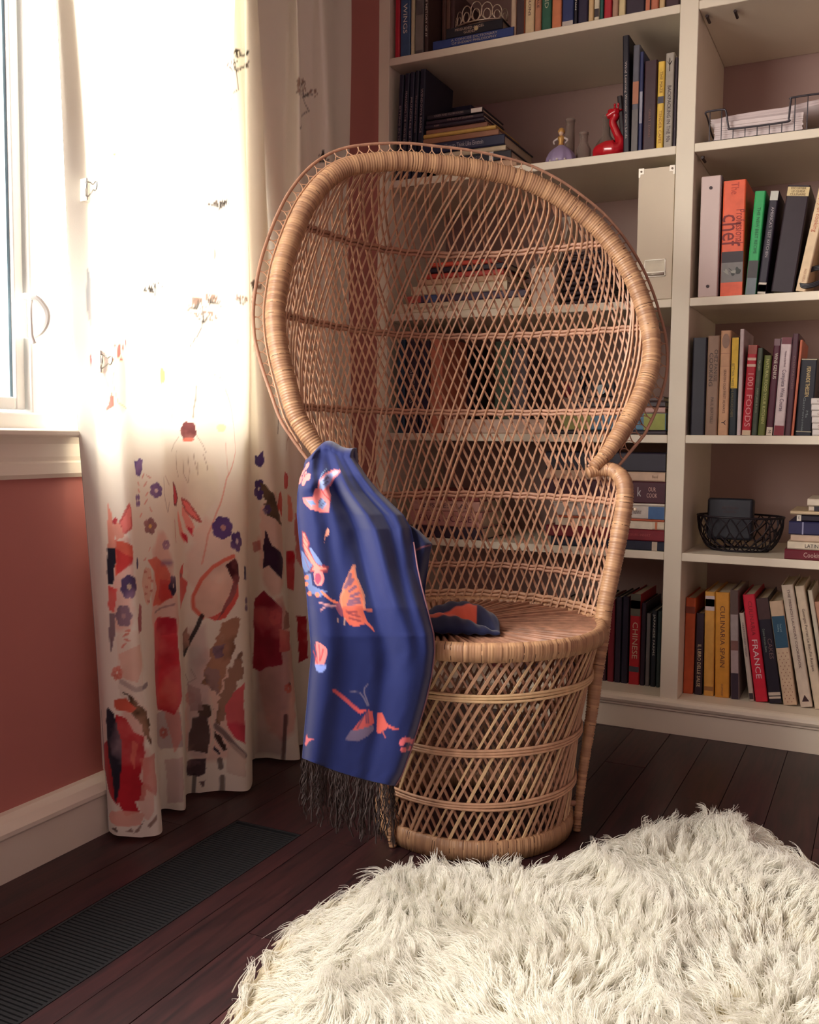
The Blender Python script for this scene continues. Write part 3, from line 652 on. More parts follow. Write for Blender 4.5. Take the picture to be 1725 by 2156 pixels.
# coral masses on the left folds
C.poly([(222, 1052), (232, 1085), (236, 1130), (238, 1155), (223, 1160)], (244, 170, 150)); C.poly([(275, 1062), (284, 1075), (283, 1112), (264, 1129), (258, 1098)], PKp, edge=(214, 90, 90)); C.poly([(238, 1095), (256, 1108), (262, 1135), (244, 1140), (236, 1120)], (244, 176, 158)); C.blob(239, 1099, 5, 8, (206, 74, 84))
C.poly([(222, 1158), (241, 1156), (240, 1200), (234, 1232), (223, 1232)], (44, 44, 62)); C.poly([(241, 1140), (262, 1146), (284, 1155), (280, 1185), (262, 1200), (244, 1215)], CO); C.poly([(243, 1160), (283, 1178), (282, 1190), (250, 1210)], R_, a=.8)
C.poly([(223, 1232), (242, 1240), (240, 1290), (225, 1285)], (234, 96, 92)); C.poly([(226, 1292), (240, 1290), (238, 1340), (230, 1375), (224, 1330)], (44, 42, 52))
C.poly([(300, 1182), (330, 1176), (348, 1188), (362, 1210), (366, 1262), (345, 1278), (318, 1276), (332, 1240), (322, 1205)], CO); C.poly([(338, 1222), (366, 1228), (364, 1262), (342, 1272), (330, 1258)], R_, a=.7)
C.blob(313, 1232, 18, 42, (240, 206, 186))
for x, y in ((310, 1204), (318, 1218), (312, 1236), (324, 1224), (311, 1250), (322, 1245), (316, 1268)): C.blob(x, y, 7, 3, (196, 110, 96), n=8, wob=.001)
C.blob(355, 1186, 18, 12, (82, 62, 100), soft=True); C.flower(368, 1236, 9, (56, 44, 72), 5, ry=24); C.poly([(374, 1205), (390, 1184), (388, 1215), (400, 1225), (394, 1260), (377, 1284)], (222, 84, 84)); C.blob(384, 1214, 5, 5, (100, 50, 60))
C.poly([(290, 1300), (296, 1268), (306, 1275), (304, 1330), (294, 1336)], (110, 44, 56)); C.line([(320, 1290), (345, 1280), (366, 1272)], (110, 60, 80), .002, .6)
# tulip outline and stem
C.poly([(432, 1302), (410, 1282), (409, 1256), (428, 1222), (452, 1198), (476, 1180), (502, 1173), (512, 1205), (504, 1250), (480, 1290), (455, 1308)], (238, 208, 192))
C.line([(430, 1302), (410, 1282), (409, 1256), (426, 1222), (450, 1196), (476, 1182), (500, 1174)], CO, .0045, .9); C.poly([(440, 1305), (470, 1290), (492, 1240), (500, 1200), (510, 1215), (506, 1258), (478, 1304), (456, 1310)], (216, 70, 66)); C.poly([(478, 1190), (500, 1174), (508, 1190), (512, 1218), (500, 1250), (480, 1285), (462, 1309), (484, 1262), (496, 1225), (486, 1205)], (76, 32, 42))
C.line([(427, 1300), (410, 1336), (386, 1380)], (44, 38, 44), .005, .95)
C.poly([(382, 1335), (398, 1320), (402, 1360), (388, 1378)], (120, 96, 90), tex=.7, rag=.01)
# textured leaves
C.poly([(470, 1312), (500, 1300), (512, 1306), (490, 1380), (462, 1464), (444, 1446), (428, 1440), (445, 1370)], BR, tex=.8, rag=.012); C.poly([(452, 1360), (478, 1355), (472, 1382), (452, 1384)], DK, tex=.6, rag=.012); C.poly([(432, 1430), (440, 1405), (470, 1412), (458, 1466), (445, 1450)], (84, 72, 74), tex=.6, rag=.012)
C.poly([(515, 1370), (516, 1420), (498, 1455), (480, 1500), (466, 1530), (456, 1524), (462, 1480), (486, 1410)], (92, 74, 62), tex=.9, rag=.014); C.poly([(518, 1440), (492, 1462), (474, 1490), (480, 1530), (496, 1555), (520, 1570)], (226, 84, 100), tex=.4)
C.line([(455, 1530), (475, 1548), (495, 1570), (520, 1592)], (122, 104, 104), .006, .9, seg=True); C.poly([(452, 1536), (462, 1545), (482, 1580), (474, 1585), (456, 1565)], (64, 50, 46), tex=.8, rag=.01); C.poly([(450, 1570), (468, 1590), (464, 1594), (450, 1580)], DK)
C.poly([(420, 1485), (450, 1488), (446, 1515), (424, 1512)], (100, 82, 74), tex=.9, rag=.01); C.poly([(405, 1512), (440, 1510), (446, 1545), (440, 1590), (396, 1580)], (96, 78, 76), tex=.5)
C.poly([(392, 1600), (437, 1600), (434, 1632), (420, 1638), (394, 1632)], (86, 70, 76)); C.line([(412, 1634), (411, 1672)], (60, 48, 54), .0045); C.poly([(422, 1648), (437, 1646), (430, 1662)], (130, 108, 106)); C.line([(465, 1603), (466, 1618)], (70, 56, 56), .006); C.line([(464, 1636), (463, 1672)], (84, 66, 62), .006)
C.line([(446, 1470), (450, 1520), (452, 1560), (440, 1595)], (236, 216, 200), .0025, .9); C.line([(404, 1410), (414, 1430), (400, 1440), (392, 1420)], (150, 120, 120), .001, .6)
# coral column of the middle fold
C.poly([(310, 1312), (330, 1300), (372, 1303), (378, 1400), (382, 1465), (368, 1505), (330, 1495), (314, 1460), (308, 1400)], (212, 62, 74), tex=.5); C.poly([(330, 1300), (372, 1302), (376, 1330), (345, 1338), (326, 1325)], RD, a=.8); C.poly([(312, 1460), (350, 1420), (382, 1440), (375, 1500), (330, 1496)], (236, 110, 96), a=.5, soft=True)
C.line([(254, 1438), (272, 1448), (290, 1454), (306, 1448), (312, 1442)], (120, 100, 112), .005, .8, seg=True); C.poly([(246, 1345), (262, 1325), (300, 1332), (310, 1400), (306, 1500), (300, 1510), (252, 1470)], (246, 232, 214), a=.5)
for x, y, r in ((262, 1340, .6), (268, 1352, -.4), (258, 1362, .7), (266, 1330, .2)): C.blob(x, y, 8, 3, (222, 130, 110), rot=-r, n=8)
C.poly([(262, 1462), (282, 1478), (306, 1500), (320, 1535), (322, 1577), (304, 1550), (290, 1525), (278, 1495)], (104, 82, 62), tex=1.0, rag=.014); C.poly([(236, 1475), (262, 1472), (284, 1492), (276, 1502), (240, 1496)], (228, 110, 88))
# big poppy at the foot
C.poly([(238, 1508), (262, 1516), (280, 1545), (300, 1556), (303, 1592), (290, 1640), (306, 1672), (300, 1692), (282, 1690), (292, 1714), (262, 1722), (244, 1690), (236, 1600)], (206, 44, 58), tex=.45); C.poly([(212, 1570), (232, 1560), (240, 1640), (240, 1700), (222, 1670), (208, 1620)], (196, 52, 60))
C.poly([(280, 1560), (292, 1570), (284, 1625), (276, 1600)], (232, 110, 96)); C.poly([(224, 1488), (238, 1505), (252, 1560), (254, 1610), (248, 1670), (240, 1700), (234, 1640), (224, 1590), (220, 1520)], (46, 44, 58), wob=.002)
C.blob(262, 1724, 46, 18, (240, 176, 156), a=.85, wob=.006); C.blob(312, 1690, 16, 40, (238, 180, 160), a=.6)
for q in ([(262, 1752), (275, 1744), (276, 1755)], [(280, 1756), (300, 1738), (308, 1730), (296, 1752)], [(312, 1745), (330, 1722), (334, 1730), (318, 1748)], [(228, 1748), (240, 1742), (246, 1754)]): C.poly(q, (60, 56, 52))
# folds to the right
C.blob(605, 1013, 14, 19, (206, 62, 72)); C.poly([(588, 1040), (600, 1033), (606, 1050), (602, 1090), (590, 1072), (576, 1080)], (226, 92, 82)); C.poly([(608, 1040), (618, 1046), (620, 1100), (610, 1098)], (236, 150, 130)); C.poly([(556, 1018), (576, 1036), (590, 1070), (610, 1112), (590, 1104), (570, 1090), (558, 1050)], (112, 94, 78), tex=.9, rag=.014)
C.poly([(560, 1115), (568, 1130), (575, 1152), (600, 1165), (611, 1180), (600, 1222), (586, 1210), (570, 1192), (556, 1200)], (64, 40, 66), tex=.6); C.poly([(598, 1160), (620, 1160), (621, 1245), (606, 1240), (598, 1215)], (212, 48, 66)); C.poly([(528, 1145), (545, 1140), (548, 1160), (532, 1168)], (190, 70, 76), a=.7)
C.poly([(530, 1262), (552, 1245), (590, 1285), (592, 1400), (560, 1405), (545, 1415), (530, 1408)], (160, 42, 64), tex=.5); C.poly([(598, 1285), (618, 1290), (620, 1320), (600, 1325)], (120, 90, 84), tex=.8, rag=.01); C.poly([(592, 1325), (618, 1330), (616, 1370), (596, 1375)], (214, 110, 110), tex=.6)
C.line([(603, 1510), (600, 1560), (597, 1606)], (70, 40, 46), .005); C.poly([(628, 1300), (650, 1300), (650, 1390), (630, 1400)], (190, 44, 58)); C.blob(613, 1441, 3, 6, (50, 30, 36)); C.poly([(624, 1080), (640, 1090), (640, 1200), (626, 1180)], (206, 66, 72), a=.8)
C.poly([(640, 1100), (700, 1080), (740, 1200), (700, 1300), (650, 1280)], (200, 70, 80), a=.7); C.blob(700, 900, 10, 24, (210, 110, 100), a=.7); C.blob(690, 840, 6, 14, (120, 90, 80), a=.5)
for x_, y_, r_, c_ in ((246, 1420, 13, (228, 120, 100)), (352, 1150, 9, (120, 90, 130)), (402, 1470, 12, (200, 150, 140)), (470, 1345, 7, (150, 120, 100)), (345, 1545, 10, (214, 120, 110)), (560, 1075, 9, (84, 66, 120)), (575, 1300, 14, (196, 70, 84)), (610, 1450, 9, (206, 110, 100))): C.flower(x_, y_, r_, c_, 6, None, ry=r_ * 1.3, a=.8)
C.poly([(250, 1380), (300, 1360), (306, 1400), (296, 1440), (262, 1432)], (236, 190, 168), a=.7); C.poly([(395, 1440), (425, 1452), (430, 1500), (404, 1500)], (170, 140, 138), a=.8, tex=.6); C.poly([(300, 1600), (332, 1590), (336, 1680), (306, 1660)], (224, 120, 108), a=.7)
C.poly([(345, 1600), (384, 1596), (386, 1690), (350, 1694)], (196, 160, 160), a=.6); C.poly([(484, 1560), (522, 1590), (522, 1640), (480, 1630)], (220, 196, 180), a=.6)
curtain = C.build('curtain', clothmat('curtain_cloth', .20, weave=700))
tag(curtain, 'long white curtain printed with loose red and purple flowers, hanging at the window', 'curtain')
# double thickness of the turned side hem
i0 = 0; i1 = int(np.argmin(np.abs(C.U[:, 0] - .040))) + 1
hemP = CP3[i0:i1].copy(); hemP[..., 0] -= .0035; hemP[..., 1] += .002; hemP = hemP[::2, ::4]; hemP[..., 2] += .002
Hm = Cloth(hemP, (176, 178, 172), 3, 1.5); Hm.build('side_hem', clothmat('hem_cloth', 0, weave=700), curtain)
# rod on the wall, above the frame
rod = MB(); rod.tube([(.075, -2.6, 2.345), (.075, -.05, 2.345)], .011, 12)
rd = rod.build('curtain_rod', mat('rod_metal', (90, 84, 78), .4, metal=.8), None, True); tag(rd, 'plain grey metal curtain rod across the top of the window, holding the flowered curtain', 'rod')
for y in (-2.5, -.1):
    q = MB(); q.box(0, .075, y - .008, y + .008, 2.335, 2.355); q.build('rod_bracket', mat('rod_metal', (90, 84, 78), .4, metal=.8), rd)
# binder clips gripping the leading hem
STEEL = mat('clip_steel', (235, 232, 222), .25, .03, 8, metal=.35); WIRE = mat('clip_wire', (150, 148, 142), .25, .02, 8, metal=.9)
def clip(px, py, ang, label):
    i, j = C.find(px, py); p = CP3[i, j].copy(); p[0] += .006
    root = empty('binder_clip', tuple(p), label, 'clip', 'binder clips on the curtain hem', rot=(0, 0, math.radians(ang)))
    b = MB(); b.prism([(-.014, -.0105), (-.010, -.0105), (.010, -.0012), (.012, -.0012), (.012, .0012), (.010, .0012), (-.010, .0105), (-.014, .0105)], 2, -.020, .020)
    o = b.build('body', STEEL, root)
    for sg in (1, -1):
        w = MB(); w.tube(crom([(.011, sg * .002, -.013), (.022, sg * .004, -.010), (.032, sg * .0065, -.005), (.040, sg * .008, -.0075), (.048, sg * .009, -.001), (.046, sg * .009, .007), (.038, sg * .008, .0075), (.031, sg * .006, .005), (.022, sg * .004, .010), (.011, sg * .002, .013)], 40), .0012, 6)
        w.build('wire_handle', WIRE, root, True)
    return root
clip(176, 405, -32, 'silver binder clip gripping the curtain hem, the upper of the two')
clip(200, 762, -28, 'silver binder clip on the curtain hem beside the red print, the lower one')

# ---- long floor duct grille let into the boards
GR = mat('grille_metal', (13, 13, 18), .9, .2, 80, bump=.3)
gr = empty('floor_grille', (.312, -1.9, 0), 'long dark floor grille let into the boards beside the curtained wall', 'floor grille')
b = MB(); b.box(.2335, .391, -2.9, -1.031, -.0175, -.012); att(b.build('tray', mat('grille_tray', (24, 22, 28), .8)), gr)
b = MB()
for (x0, x1, y0, y1) in ((.2335, .2385, -2.9, -1.031), (.386, .391, -2.9, -1.031), (.2385, .386, -1.036, -1.031)): b.box(x0, x1, y0, y1, -.012, -.0005)
att(b.build('frame', GR), gr)
yy = -2.9; k = 0; b = MB()
first = None
while yy < -1.045:
    if yy > -1.95:
        if first is None:
            q = MB(); q.box(.2388, .3857, -.0028, .0028, -.010, -.001); first = q.mesh('slat', GR)
        o = bpy.data.objects.new('slat', first); COL.objects.link(o); o.location = (0, yy, 0); att(o, gr); k += 1
    else: b.box(.2388, .3857, yy - .0028, yy + .0028, -.010, -.001)
    yy += .0085
att(b.build('far_slats', GR, kind='stuff'), gr)

# ---- blue scarf over the left arm of the chair
SW = [  # rows top to bottom: left px, right px, y left, y right
    (640, 745, 990, 962), (631, 775, 1010, 1006), (626, 800, 1040, 1036), (625, 850, 1085, 1084), (628, 866, 1120, 1112), (632, 873, 1160, 1148), (640, 880, 1210, 1195),
    (645, 890, 1250, 1240), (649, 903, 1300, 1290), (653, 914, 1345, 1335), (655, 916, 1380, 1372), (650, 910, 1430, 1422), (646, 898, 1480, 1475), (641, 882, 1530, 1530), (638, 866, 1570, 1580), (636, 848, 1594, 1630), (636, 832, 1596, 1656)]
SWa = np.array(SW, float); NR, NC = 230, 170
tt_ = np.linspace(0, len(SW) - 1, NR)
ed = np.stack([np.interp(tt_, np.arange(len(SW)), SWa[:, k]) for k in range(4)], 1)
cdir = np.array([.378, -.926])
def ray_hit(x, y, N, cen=cc):
    """point on the sight line of (x,y) lying N metres in front of the chair axis"""
    r = (np.stack([x - CP[0], y - CP[1], np.full_like(x, CF)], -1)) @ CM.T
    t_ = (N - (CPOS[:2] - cen).dot(cdir)) / (r[..., :2] @ cdir); return CPOS + t_[..., None] * r
u_ = np.linspace(0, 1, NC)[None, :] * np.ones((NR, 1)); v_ = np.linspace(0, 1, NR)[:, None] * np.ones((1, NC))
X = ed[:, :1] + (ed[:, 1:2] - ed[:, :1]) * u_
Yb = ed[:, 2:3] + (ed[:, 3:4] - ed[:, 2:3]) * u_
Yb = Yb - 32 * np.exp(-((u_ - .40) / .30) ** 2) * np.exp(-(v_ * 14) ** 1.2) + 0 * X
bow = np.where(v_ > .9, 0, 0) + 6 * np.sin(np.pi * u_) * v_ ** 3
Yb = Yb + bow
Nb = np.interp(Yb, [950, 1000, 1060, 1150, 1280, 1340, 1450, 1650], [.115, .150, .175, .215, .275, .290, .290, .285]) + .02 * (u_ - .3)
env = np.clip(v_ * 6, 0, 1) * np.interp(v_, [0, .25, .55, 1], [1, 1, .45, .22])
fold = (.017 * np.exp(-((u_ - .17 + .04 * v_) / .10) ** 2) + .026 * np.exp(-((u_ - (.60 + .30 * v_)) / (.06 + .05 * v_)) ** 2) * env + .014 * np.exp(-((u_ - (.34 + .02 * v_)) / .06) ** 2) * np.clip(v_ * 6, 0, 1) * np.clip(1.0 - v_ * 1.9, 0, 1)
        - .024 * np.exp(-((u_ - (.46 + .22 * v_)) / .075) ** 2) * env - .016 * np.exp(-((u_ - (.80 + .1 * v_)) / .05) ** 2) * env * np.clip(1.4 - v_ * 2, 0, 1) - .020 * np.exp(-(u_ / .05) ** 2) - .03 * np.exp(-((1 - u_) / (.04 + .05 * np.exp(-((v_ - .36) / .12) ** 2))) ** 2)
        + .010 * (fbm(NR, NC, 46, 3, 4) - .5) + .013 * np.exp(-((v_ - .07 - .10 * np.abs(u_ - .45)) / .03) ** 2) * np.clip(1 - (u_ * 1.2), 0, 1))
P1 = ray_hit(X, Yb, Nb + fold)
# rows that roll over the arm and fall inside the chair
NB = 26; back = np.zeros((NB, NC, 3)); top_row = P1[0]
for i in range(NB):
    a = (NB - i) / NB; ang = a * math.pi
    off2 = .040 * (1 - math.cos(ang)); up = .017 * math.sin(ang)
    back[i] = top_row + np.array([-cdir[0] * off2, -cdir[1] * off2, up - max(0, a - .5) * .16])
Pall = np.concatenate([back, P1], 0)
Sc = Cloth(Pall, (18, 32, 92), 21, 2.0)
NAVY = (18, 32, 92); SP, SO, SB = (236, 130, 128), (228, 118, 88), (120, 150, 205)
Z7 = lambda q: [(600 + x * .1971, 920 + y * .1971) for x, y in q]
Z8 = lambda q: [(600 + x * .2041, 1320 + y * .2041) for x, y in q]
kw = dict(wob=.0012, tex=.2)
for x, y in ((200, 330), (225, 300), (165, 370), (150, 440), (185, 470), (225, 410), (190, 400)): Sc.blob(600 + x * .1971, 920 + y * .1971, 6, 9, SP, rot=.5, wob=.001)
Sc.blob(638, 999, 3, 5, (190, 50, 70))
Sc.poly(Z7([(640, 320), (560, 335), (450, 390), (390, 450), (385, 540), (430, 570), (500, 500), (540, 420)]), (150, 170, 215), edge=SP, **kw)
Sc.poly(Z7([(345, 545), (325, 570), (315, 640), (180, 635), (205, 690), (305, 772), (400, 802), (470, 798), (482, 710), (505, 620), (490, 540), (430, 590)]), SP, **kw)
Sc.poly(Z7([(360, 650), (410, 640), (450, 700), (410, 760), (360, 730)]), (120, 145, 190), **kw); Sc.poly(Z7([(210, 650), (300, 660), (330, 700), (280, 720)]), (120, 145, 190), **kw); Sc.line(Z7([(370, 560), (410, 620), (470, 680)]), (190, 50, 60), .0014)
for q in ([(440, 430), (470, 410)], [(430, 470), (490, 430)], [(430, 500), (480, 470)], [(375, 690), (400, 660)], [(380, 720), (430, 670)]): Sc.line(Z7(q), (60, 50, 90), .0014)
Sc.line(Z7([(370, 500), (360, 440), (385, 380), (440, 320)]), (130, 160, 200), .001)
Sc.poly(Z7([(480, 960), (495, 985), (490, 1040), (455, 1060), (436, 1130), (440, 1060), (455, 1000)]), (240, 160, 140), **kw)
Sc.poly(Z7([(150, 1010), (185, 1010), (250, 1130), (235, 1165), (290, 1270), (330, 1350), (395, 1380), (392, 1420), (260, 1425), (290, 1370), (190, 1230), (160, 1150)]), (238, 136, 124), edge=(140, 40, 60), **kw)
Sc.poly(Z7([(240, 1160), (280, 1165), (350, 1260), (400, 1340), (390, 1360), (330, 1330)]), (110, 130, 180), **kw); Sc.poly(Z7([(160, 1210), (200, 1260), (290, 1370), (260, 1420), (200, 1460), (170, 1380)]), (100, 120, 170), **kw)
Sc.blob(600 + 345 * .1971, 920 + 1500 * .1971, 12, 18, SP, **kw); Sc.blob(600 + 342 * .1971, 920 + 1495 * .1971, 7, 12, (150, 60, 90), **kw)
Sc.poly(Z7([(200, 1450), (260, 1450), (280, 1580), (380, 1640), (350, 1700), (240, 1660), (190, 1560)]), (96, 116, 168), **kw)
for x, y in ((220, 1490), (215, 1570), (250, 1660), (330, 1690)): Sc.blob(600 + x * .1971, 920 + y * .1971, 5, 5, SO, n=8, wob=0)
for q in ([(175, 1050), (240, 1140)], [(165, 1110), (240, 1210)], [(160, 1160), (230, 1260)], [(190, 1290), (240, 1400)]): Sc.line(Z7(q), (140, 40, 60), .0012)
Sc.poly(Z7([(748, 1350), (690, 1430), (652, 1550), (608, 1700), (620, 1815), (700, 1845), (850, 1805), (842, 1680), (800, 1560), (760, 1470)]), SO, edge=(220, 140, 110), **kw)
for q in ([(715, 1450), (700, 1510), (660, 1600)], [(740, 1510), (705, 1570)], [(770, 1590), (710, 1640)], [(790, 1650), (710, 1690)], [(800, 1710), (700, 1740)], [(800, 1760), (680, 1780)]): Sc.line(Z7(q), (96, 76, 110), .0030, .85)
Sc.poly(Z7([(620, 1815), (660, 1930), (720, 2010), (790, 2025), (880, 1990), (925, 2030), (985, 2092), (960, 2030), (900, 1960), (860, 1860), (850, 1800), (720, 1790)]), (206, 96, 78), **kw)
for q in ([(650, 1850), (760, 1860)], [(670, 1880), (780, 1910)], [(690, 1920), (800, 1950)]): Sc.line(Z7(q), (110, 40, 60), .0018, .8)
Sc.poly(Z7([(555, 1750), (600, 1740), (640, 1860), (640, 1920), (600, 1890), (560, 1820)]), (130, 66, 90), **kw); Sc.poly(Z7([(378, 1618), (420, 1630), (500, 1710), (590, 1745), (560, 1765), (500, 1740), (440, 1690)]), SO, **kw)
Sc.line(Z7([(355, 1755), (430, 1775), (550, 1790)]), (214, 150, 150), .0013); Sc.line(Z7([(375, 1848), (430, 1815), (550, 1800)]), (214, 150, 150), .0013); Sc.line(Z7([(860, 1820), (935, 1835)]), SO, .0025)
Sc.line(Z7([(580, 1920), (582, 1970)]), (214, 170, 150), .001); Sc.line(Z7([(655, 1930), (650, 2000)]), (214, 170, 150), .001)
Sc.poly(Z8([(290, 145), (350, 165), (405, 215), (412, 250), (405, 330), (395, 395), (280, 385)]), SP, **kw)
for q in ([(300, 180), (330, 380)], [(340, 190), (350, 350)], [(380, 240), (350, 350)], [(285, 260), (320, 370)]): Sc.line(Z8(q), (190, 40, 60), .0018)
Sc.poly(Z8([(275, 400), (400, 400), (400, 440), (360, 488), (300, 460)]), (130, 150, 220), **kw)
Sc.line(Z8([(485, 662), (560, 715), (660, 800), (760, 880)]), (206, 80, 76), .0030); Sc.poly(Z8([(700, 850), (780, 860), (850, 860), (770, 910)]), (206, 80, 76), **kw)
Sc.poly(Z8([(850, 860), (900, 880), (930, 1000), (860, 1040), (720, 1085), (690, 1070), (760, 980), (830, 900)]), (180, 76, 76), **kw); Sc.poly(Z8([(680, 1080), (720, 1085), (860, 1045), (935, 1040), (940, 1085), (860, 1150), (740, 1200), (612, 1185)]), (104, 90, 118), **kw)
Sc.poly(Z8([(935, 880), (990, 875), (1040, 980), (1100, 1030), (1165, 1040), (1160, 1058), (1110, 1060), (1050, 1030), (1040, 1045), (960, 1100), (930, 1080)]), (196, 86, 78), **kw); Sc.poly(Z8([(990, 1060), (1030, 1150), (1015, 1150), (980, 1080)]), (170, 80, 80), **kw)
for q in ([(840, 890), (850, 1000)], [(870, 890), (880, 1000)], [(800, 950), (740, 1060)]): Sc.line(Z8(q), (90, 50, 80), .0016)
Sc.line(Z8([(840, 820), (800, 740), (760, 690), (660, 670)]), (120, 110, 130), .001); Sc.line(Z8([(850, 820), (800, 690), (800, 640), (835, 600)]), (120, 110, 130), .001)
for x, y in ((1220, 1200), (1250, 1180), (1290, 1170), (1320, 1200), (1300, 1260), (1250, 1270), (1190, 1210)): Sc.blob(600 + x * .2041, 1320 + y * .2041, 6.5, 6.5, (228, 110, 120), n=9, wob=.001)
Sc.blob(600 + 1285 * .2041, 1320 + 1235 * .2041, 4, 5, (90, 40, 70)); Sc.poly(Z8([(205, 1100), (225, 1150), (290, 1165), (240, 1185), (205, 1230), (180, 1225)]), (228, 110, 120), **kw)
SCM = clothmat('scarf_cloth', 0, .7, .3, .3, 1100)
scarf = Sc.build('scarf', SCM, None, .0022)
tag(scarf, 'deep blue woven scarf with coral butterflies, draped over the left arm of the wicker chair', 'scarf')
# loose corner that folds away behind the right edge
FL = np.array([(862, 1104, 858, 1106), (884, 1118, 862, 1120), (911, 1145, 866, 1140), (906, 1165, 868, 1160), (901, 1200, 870, 1200), (894, 1245, 872, 1240), (897, 1285, 880, 1285), (905, 1305, 890, 1310)], float)
fo_ = np.stack([np.interp(np.linspace(0, 7, 70), np.arange(8), FL[:, k]) for k in range(4)], 1); uf = np.linspace(0, 1, 24)[None]; o70 = np.ones((70, 1))
Xf = fo_[:, 2:3] * (1 - uf) + fo_[:, 0:1] * uf; Yf = fo_[:, 3:4] * (1 - uf) + fo_[:, 1:2] * uf
Nf = np.interp(Yf, [1100, 1145, 1300], [.175, .20, .268]) - .012 - .015 * uf + .006 * np.sin(uf * 6 + Yf * .02)
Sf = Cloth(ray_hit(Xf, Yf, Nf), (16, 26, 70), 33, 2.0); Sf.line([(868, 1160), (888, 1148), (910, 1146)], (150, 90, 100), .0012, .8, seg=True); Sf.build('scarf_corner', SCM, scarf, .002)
# the other end of the scarf, gathered on the seat (same cloth, seen from its orange side too)
def seat_end():
    n1, n2 = 60, 40; a = np.linspace(0, 1, n1)[:, None]; w = np.linspace(0, 1, n2)[None]
    zs = .432
    p0 = at(880, 1318, 2, zs); p1 = at(1052, 1322, 2, zs); mid = at(960, 1300, 2, zs)
    L_ = (1 - a) * p0[0] + a * p1[0], (1 - a) * p0[1] + a * p1[1]
    nd = np.array([-(p1 - p0)[1], (p1 - p0)[0]]); nd = nd / np.linalg.norm(nd)
    wid = .062 + .040 * np.sin(a * 3.0); sh = np.sin(np.pi * np.clip(a, 0, 1)) * .03
    x = L_[0] + nd[0] * ((w - .5) * 2 * wid + sh); y = L_[1] + nd[1] * ((w - .5) * 2 * wid + sh)
    ridge = np.abs(np.sin(w * 5.2 + a * 2.4)) * .042 * np.sin(np.pi * np.clip(a * .97 + .02, 0, 1)) ** .4 * (np.sin(np.pi * w) ** .5)
    return np.stack([x + 0 * w, y + 0 * w, .4285 + .003 + ridge + .003 * np.sin(a * 20 + w * 9) ** 2], -1)
Se = Cloth(seat_end(), (24, 30, 66), 31, 2.0)
m_ = ((np.abs((np.linspace(0, 1, 40)[None]) - .36) < .19) & (np.abs(np.linspace(0, 1, 60)[:, None] - .42) < .30)); Se.blend(m_.astype(float), (206, 84, 60), .95, .5)
so = Se.build('scarf_end', SCM, scarf, .002)
# fringe along the hem
b = MB()
for k in range(150):
    i = rng.uniform(0, NC - 1); p = P1[-1, int(i)].copy(); L_ = rng.uniform(.06, .115)
    n = 7; q = np.zeros((n, 3)); dx, dy = rng.normal(0, .008, 2)
    for t in range(n):
        f = t / (n - 1); q[t] = p + np.array([dx * f + .0022 * math.sin(f * 19 + k), dy * f + .0022 * math.cos(f * 17 + k), -L_ * f])
    b.tube(q, .0008 if k % 3 else .0015, 4, caps=False)
b.build('fringe', mat('fringe_thread', (52, 38, 36), .7, .3, 200), scarf, kind='stuff')
b = MB(); e = P1[int(NR * .30):, -1]; b.tube(e[::3] + np.array([0, -.001, 0]), .0016, 5); b.build('edging', mat('edging_thread', (150, 104, 112), .7), scarf, True)

# ------------------------------------------------------------------ books
PAGES = mat('book_pages', (214, 196, 168), .8, .12, 300, stretch=(1, 1, 12))
def C_(n): return n
INK = {}
def ink(rgb):
    rgb = tuple(rgb)
    if rgb not in INK: INK[rgb] = mat('print_ink', rgb, .55, .02, 5)
    return INK[rgb]
def cover(rgb): return mat('book_cover', rgb, .42, .10, 40, spec=.4)
def book_mesh(w, h, d, th=.0025, rnd=True):
    """spine and boards of a closed book standing on z=0, spine facing -Y, width along X"""
    r = min(.0035, w * .25) if rnd else .0006
    o_ = [(0, d), (0, r), (r * .4, r * .35), (r, 0), (w - r, 0), (w - r * .4, r * .35), (w, r), (w, d)]
    i_ = [(w - th, d), (w - th, .006), (th, .006), (th, d)]
    b = MB(); b.prism(o_ + i_, 2, 0, h); return b
def book(x0, x1, z0, z1, y, rgb, label, group, lean=0.0, depth=.19, bands=(), texts=(), pages=True, extra=None):
    """upright book; x0..x1 along the shelf at its foot, lean in degrees (+ = top to the right)"""
    w = max(x1 - x0, .006); h = z1 - z0; a = math.radians(lean)
    # pivot so the lowest corner rests on the shelf
    px = x0 if lean <= 0 else x1
    b = book_mesh(w, h, depth); b.v = [(vx - (0 if lean <= 0 else w), vy, vz) for vx, vy, vz in b.v]
    o = b.build('book', cover(rgb)); o.location = (px, y, z0 + .0004); o.rotation_euler = (0, a, 0)
    tag(o, label, 'book', group); sh = 0 if lean <= 0 else -w
    if pages:
        q = MB(); q.box(sh + .0027, sh + w - .0027, .0062, depth - .004, .003, h - .004); q.build('pages', PAGES, o)
    for (f0, f1, brgb) in bands:      # printed band on the spine from f0 to f1 of its height
        q = MB(); q.box(sh + .0012, sh + w - .0012, -.0005, .0022, h * f0, h * f1); q.build('spine_panel', mat('spine_print', brgb, .5, .08, 60), o)
    for t in texts:                   # (string, fraction centre, size factor, rgb, length fraction, x offset fraction)
        s_, f, sz, trgb, ln = t[:5]; xo = t[5] if len(t) > 5 else 0
        text(s_, o, ink(trgb), w * sz * 1.15, (sh + w * (.5 + xo), -.0009, h * f), True, h * ln)
    if extra: extra(o, w, h, sh)
    return o
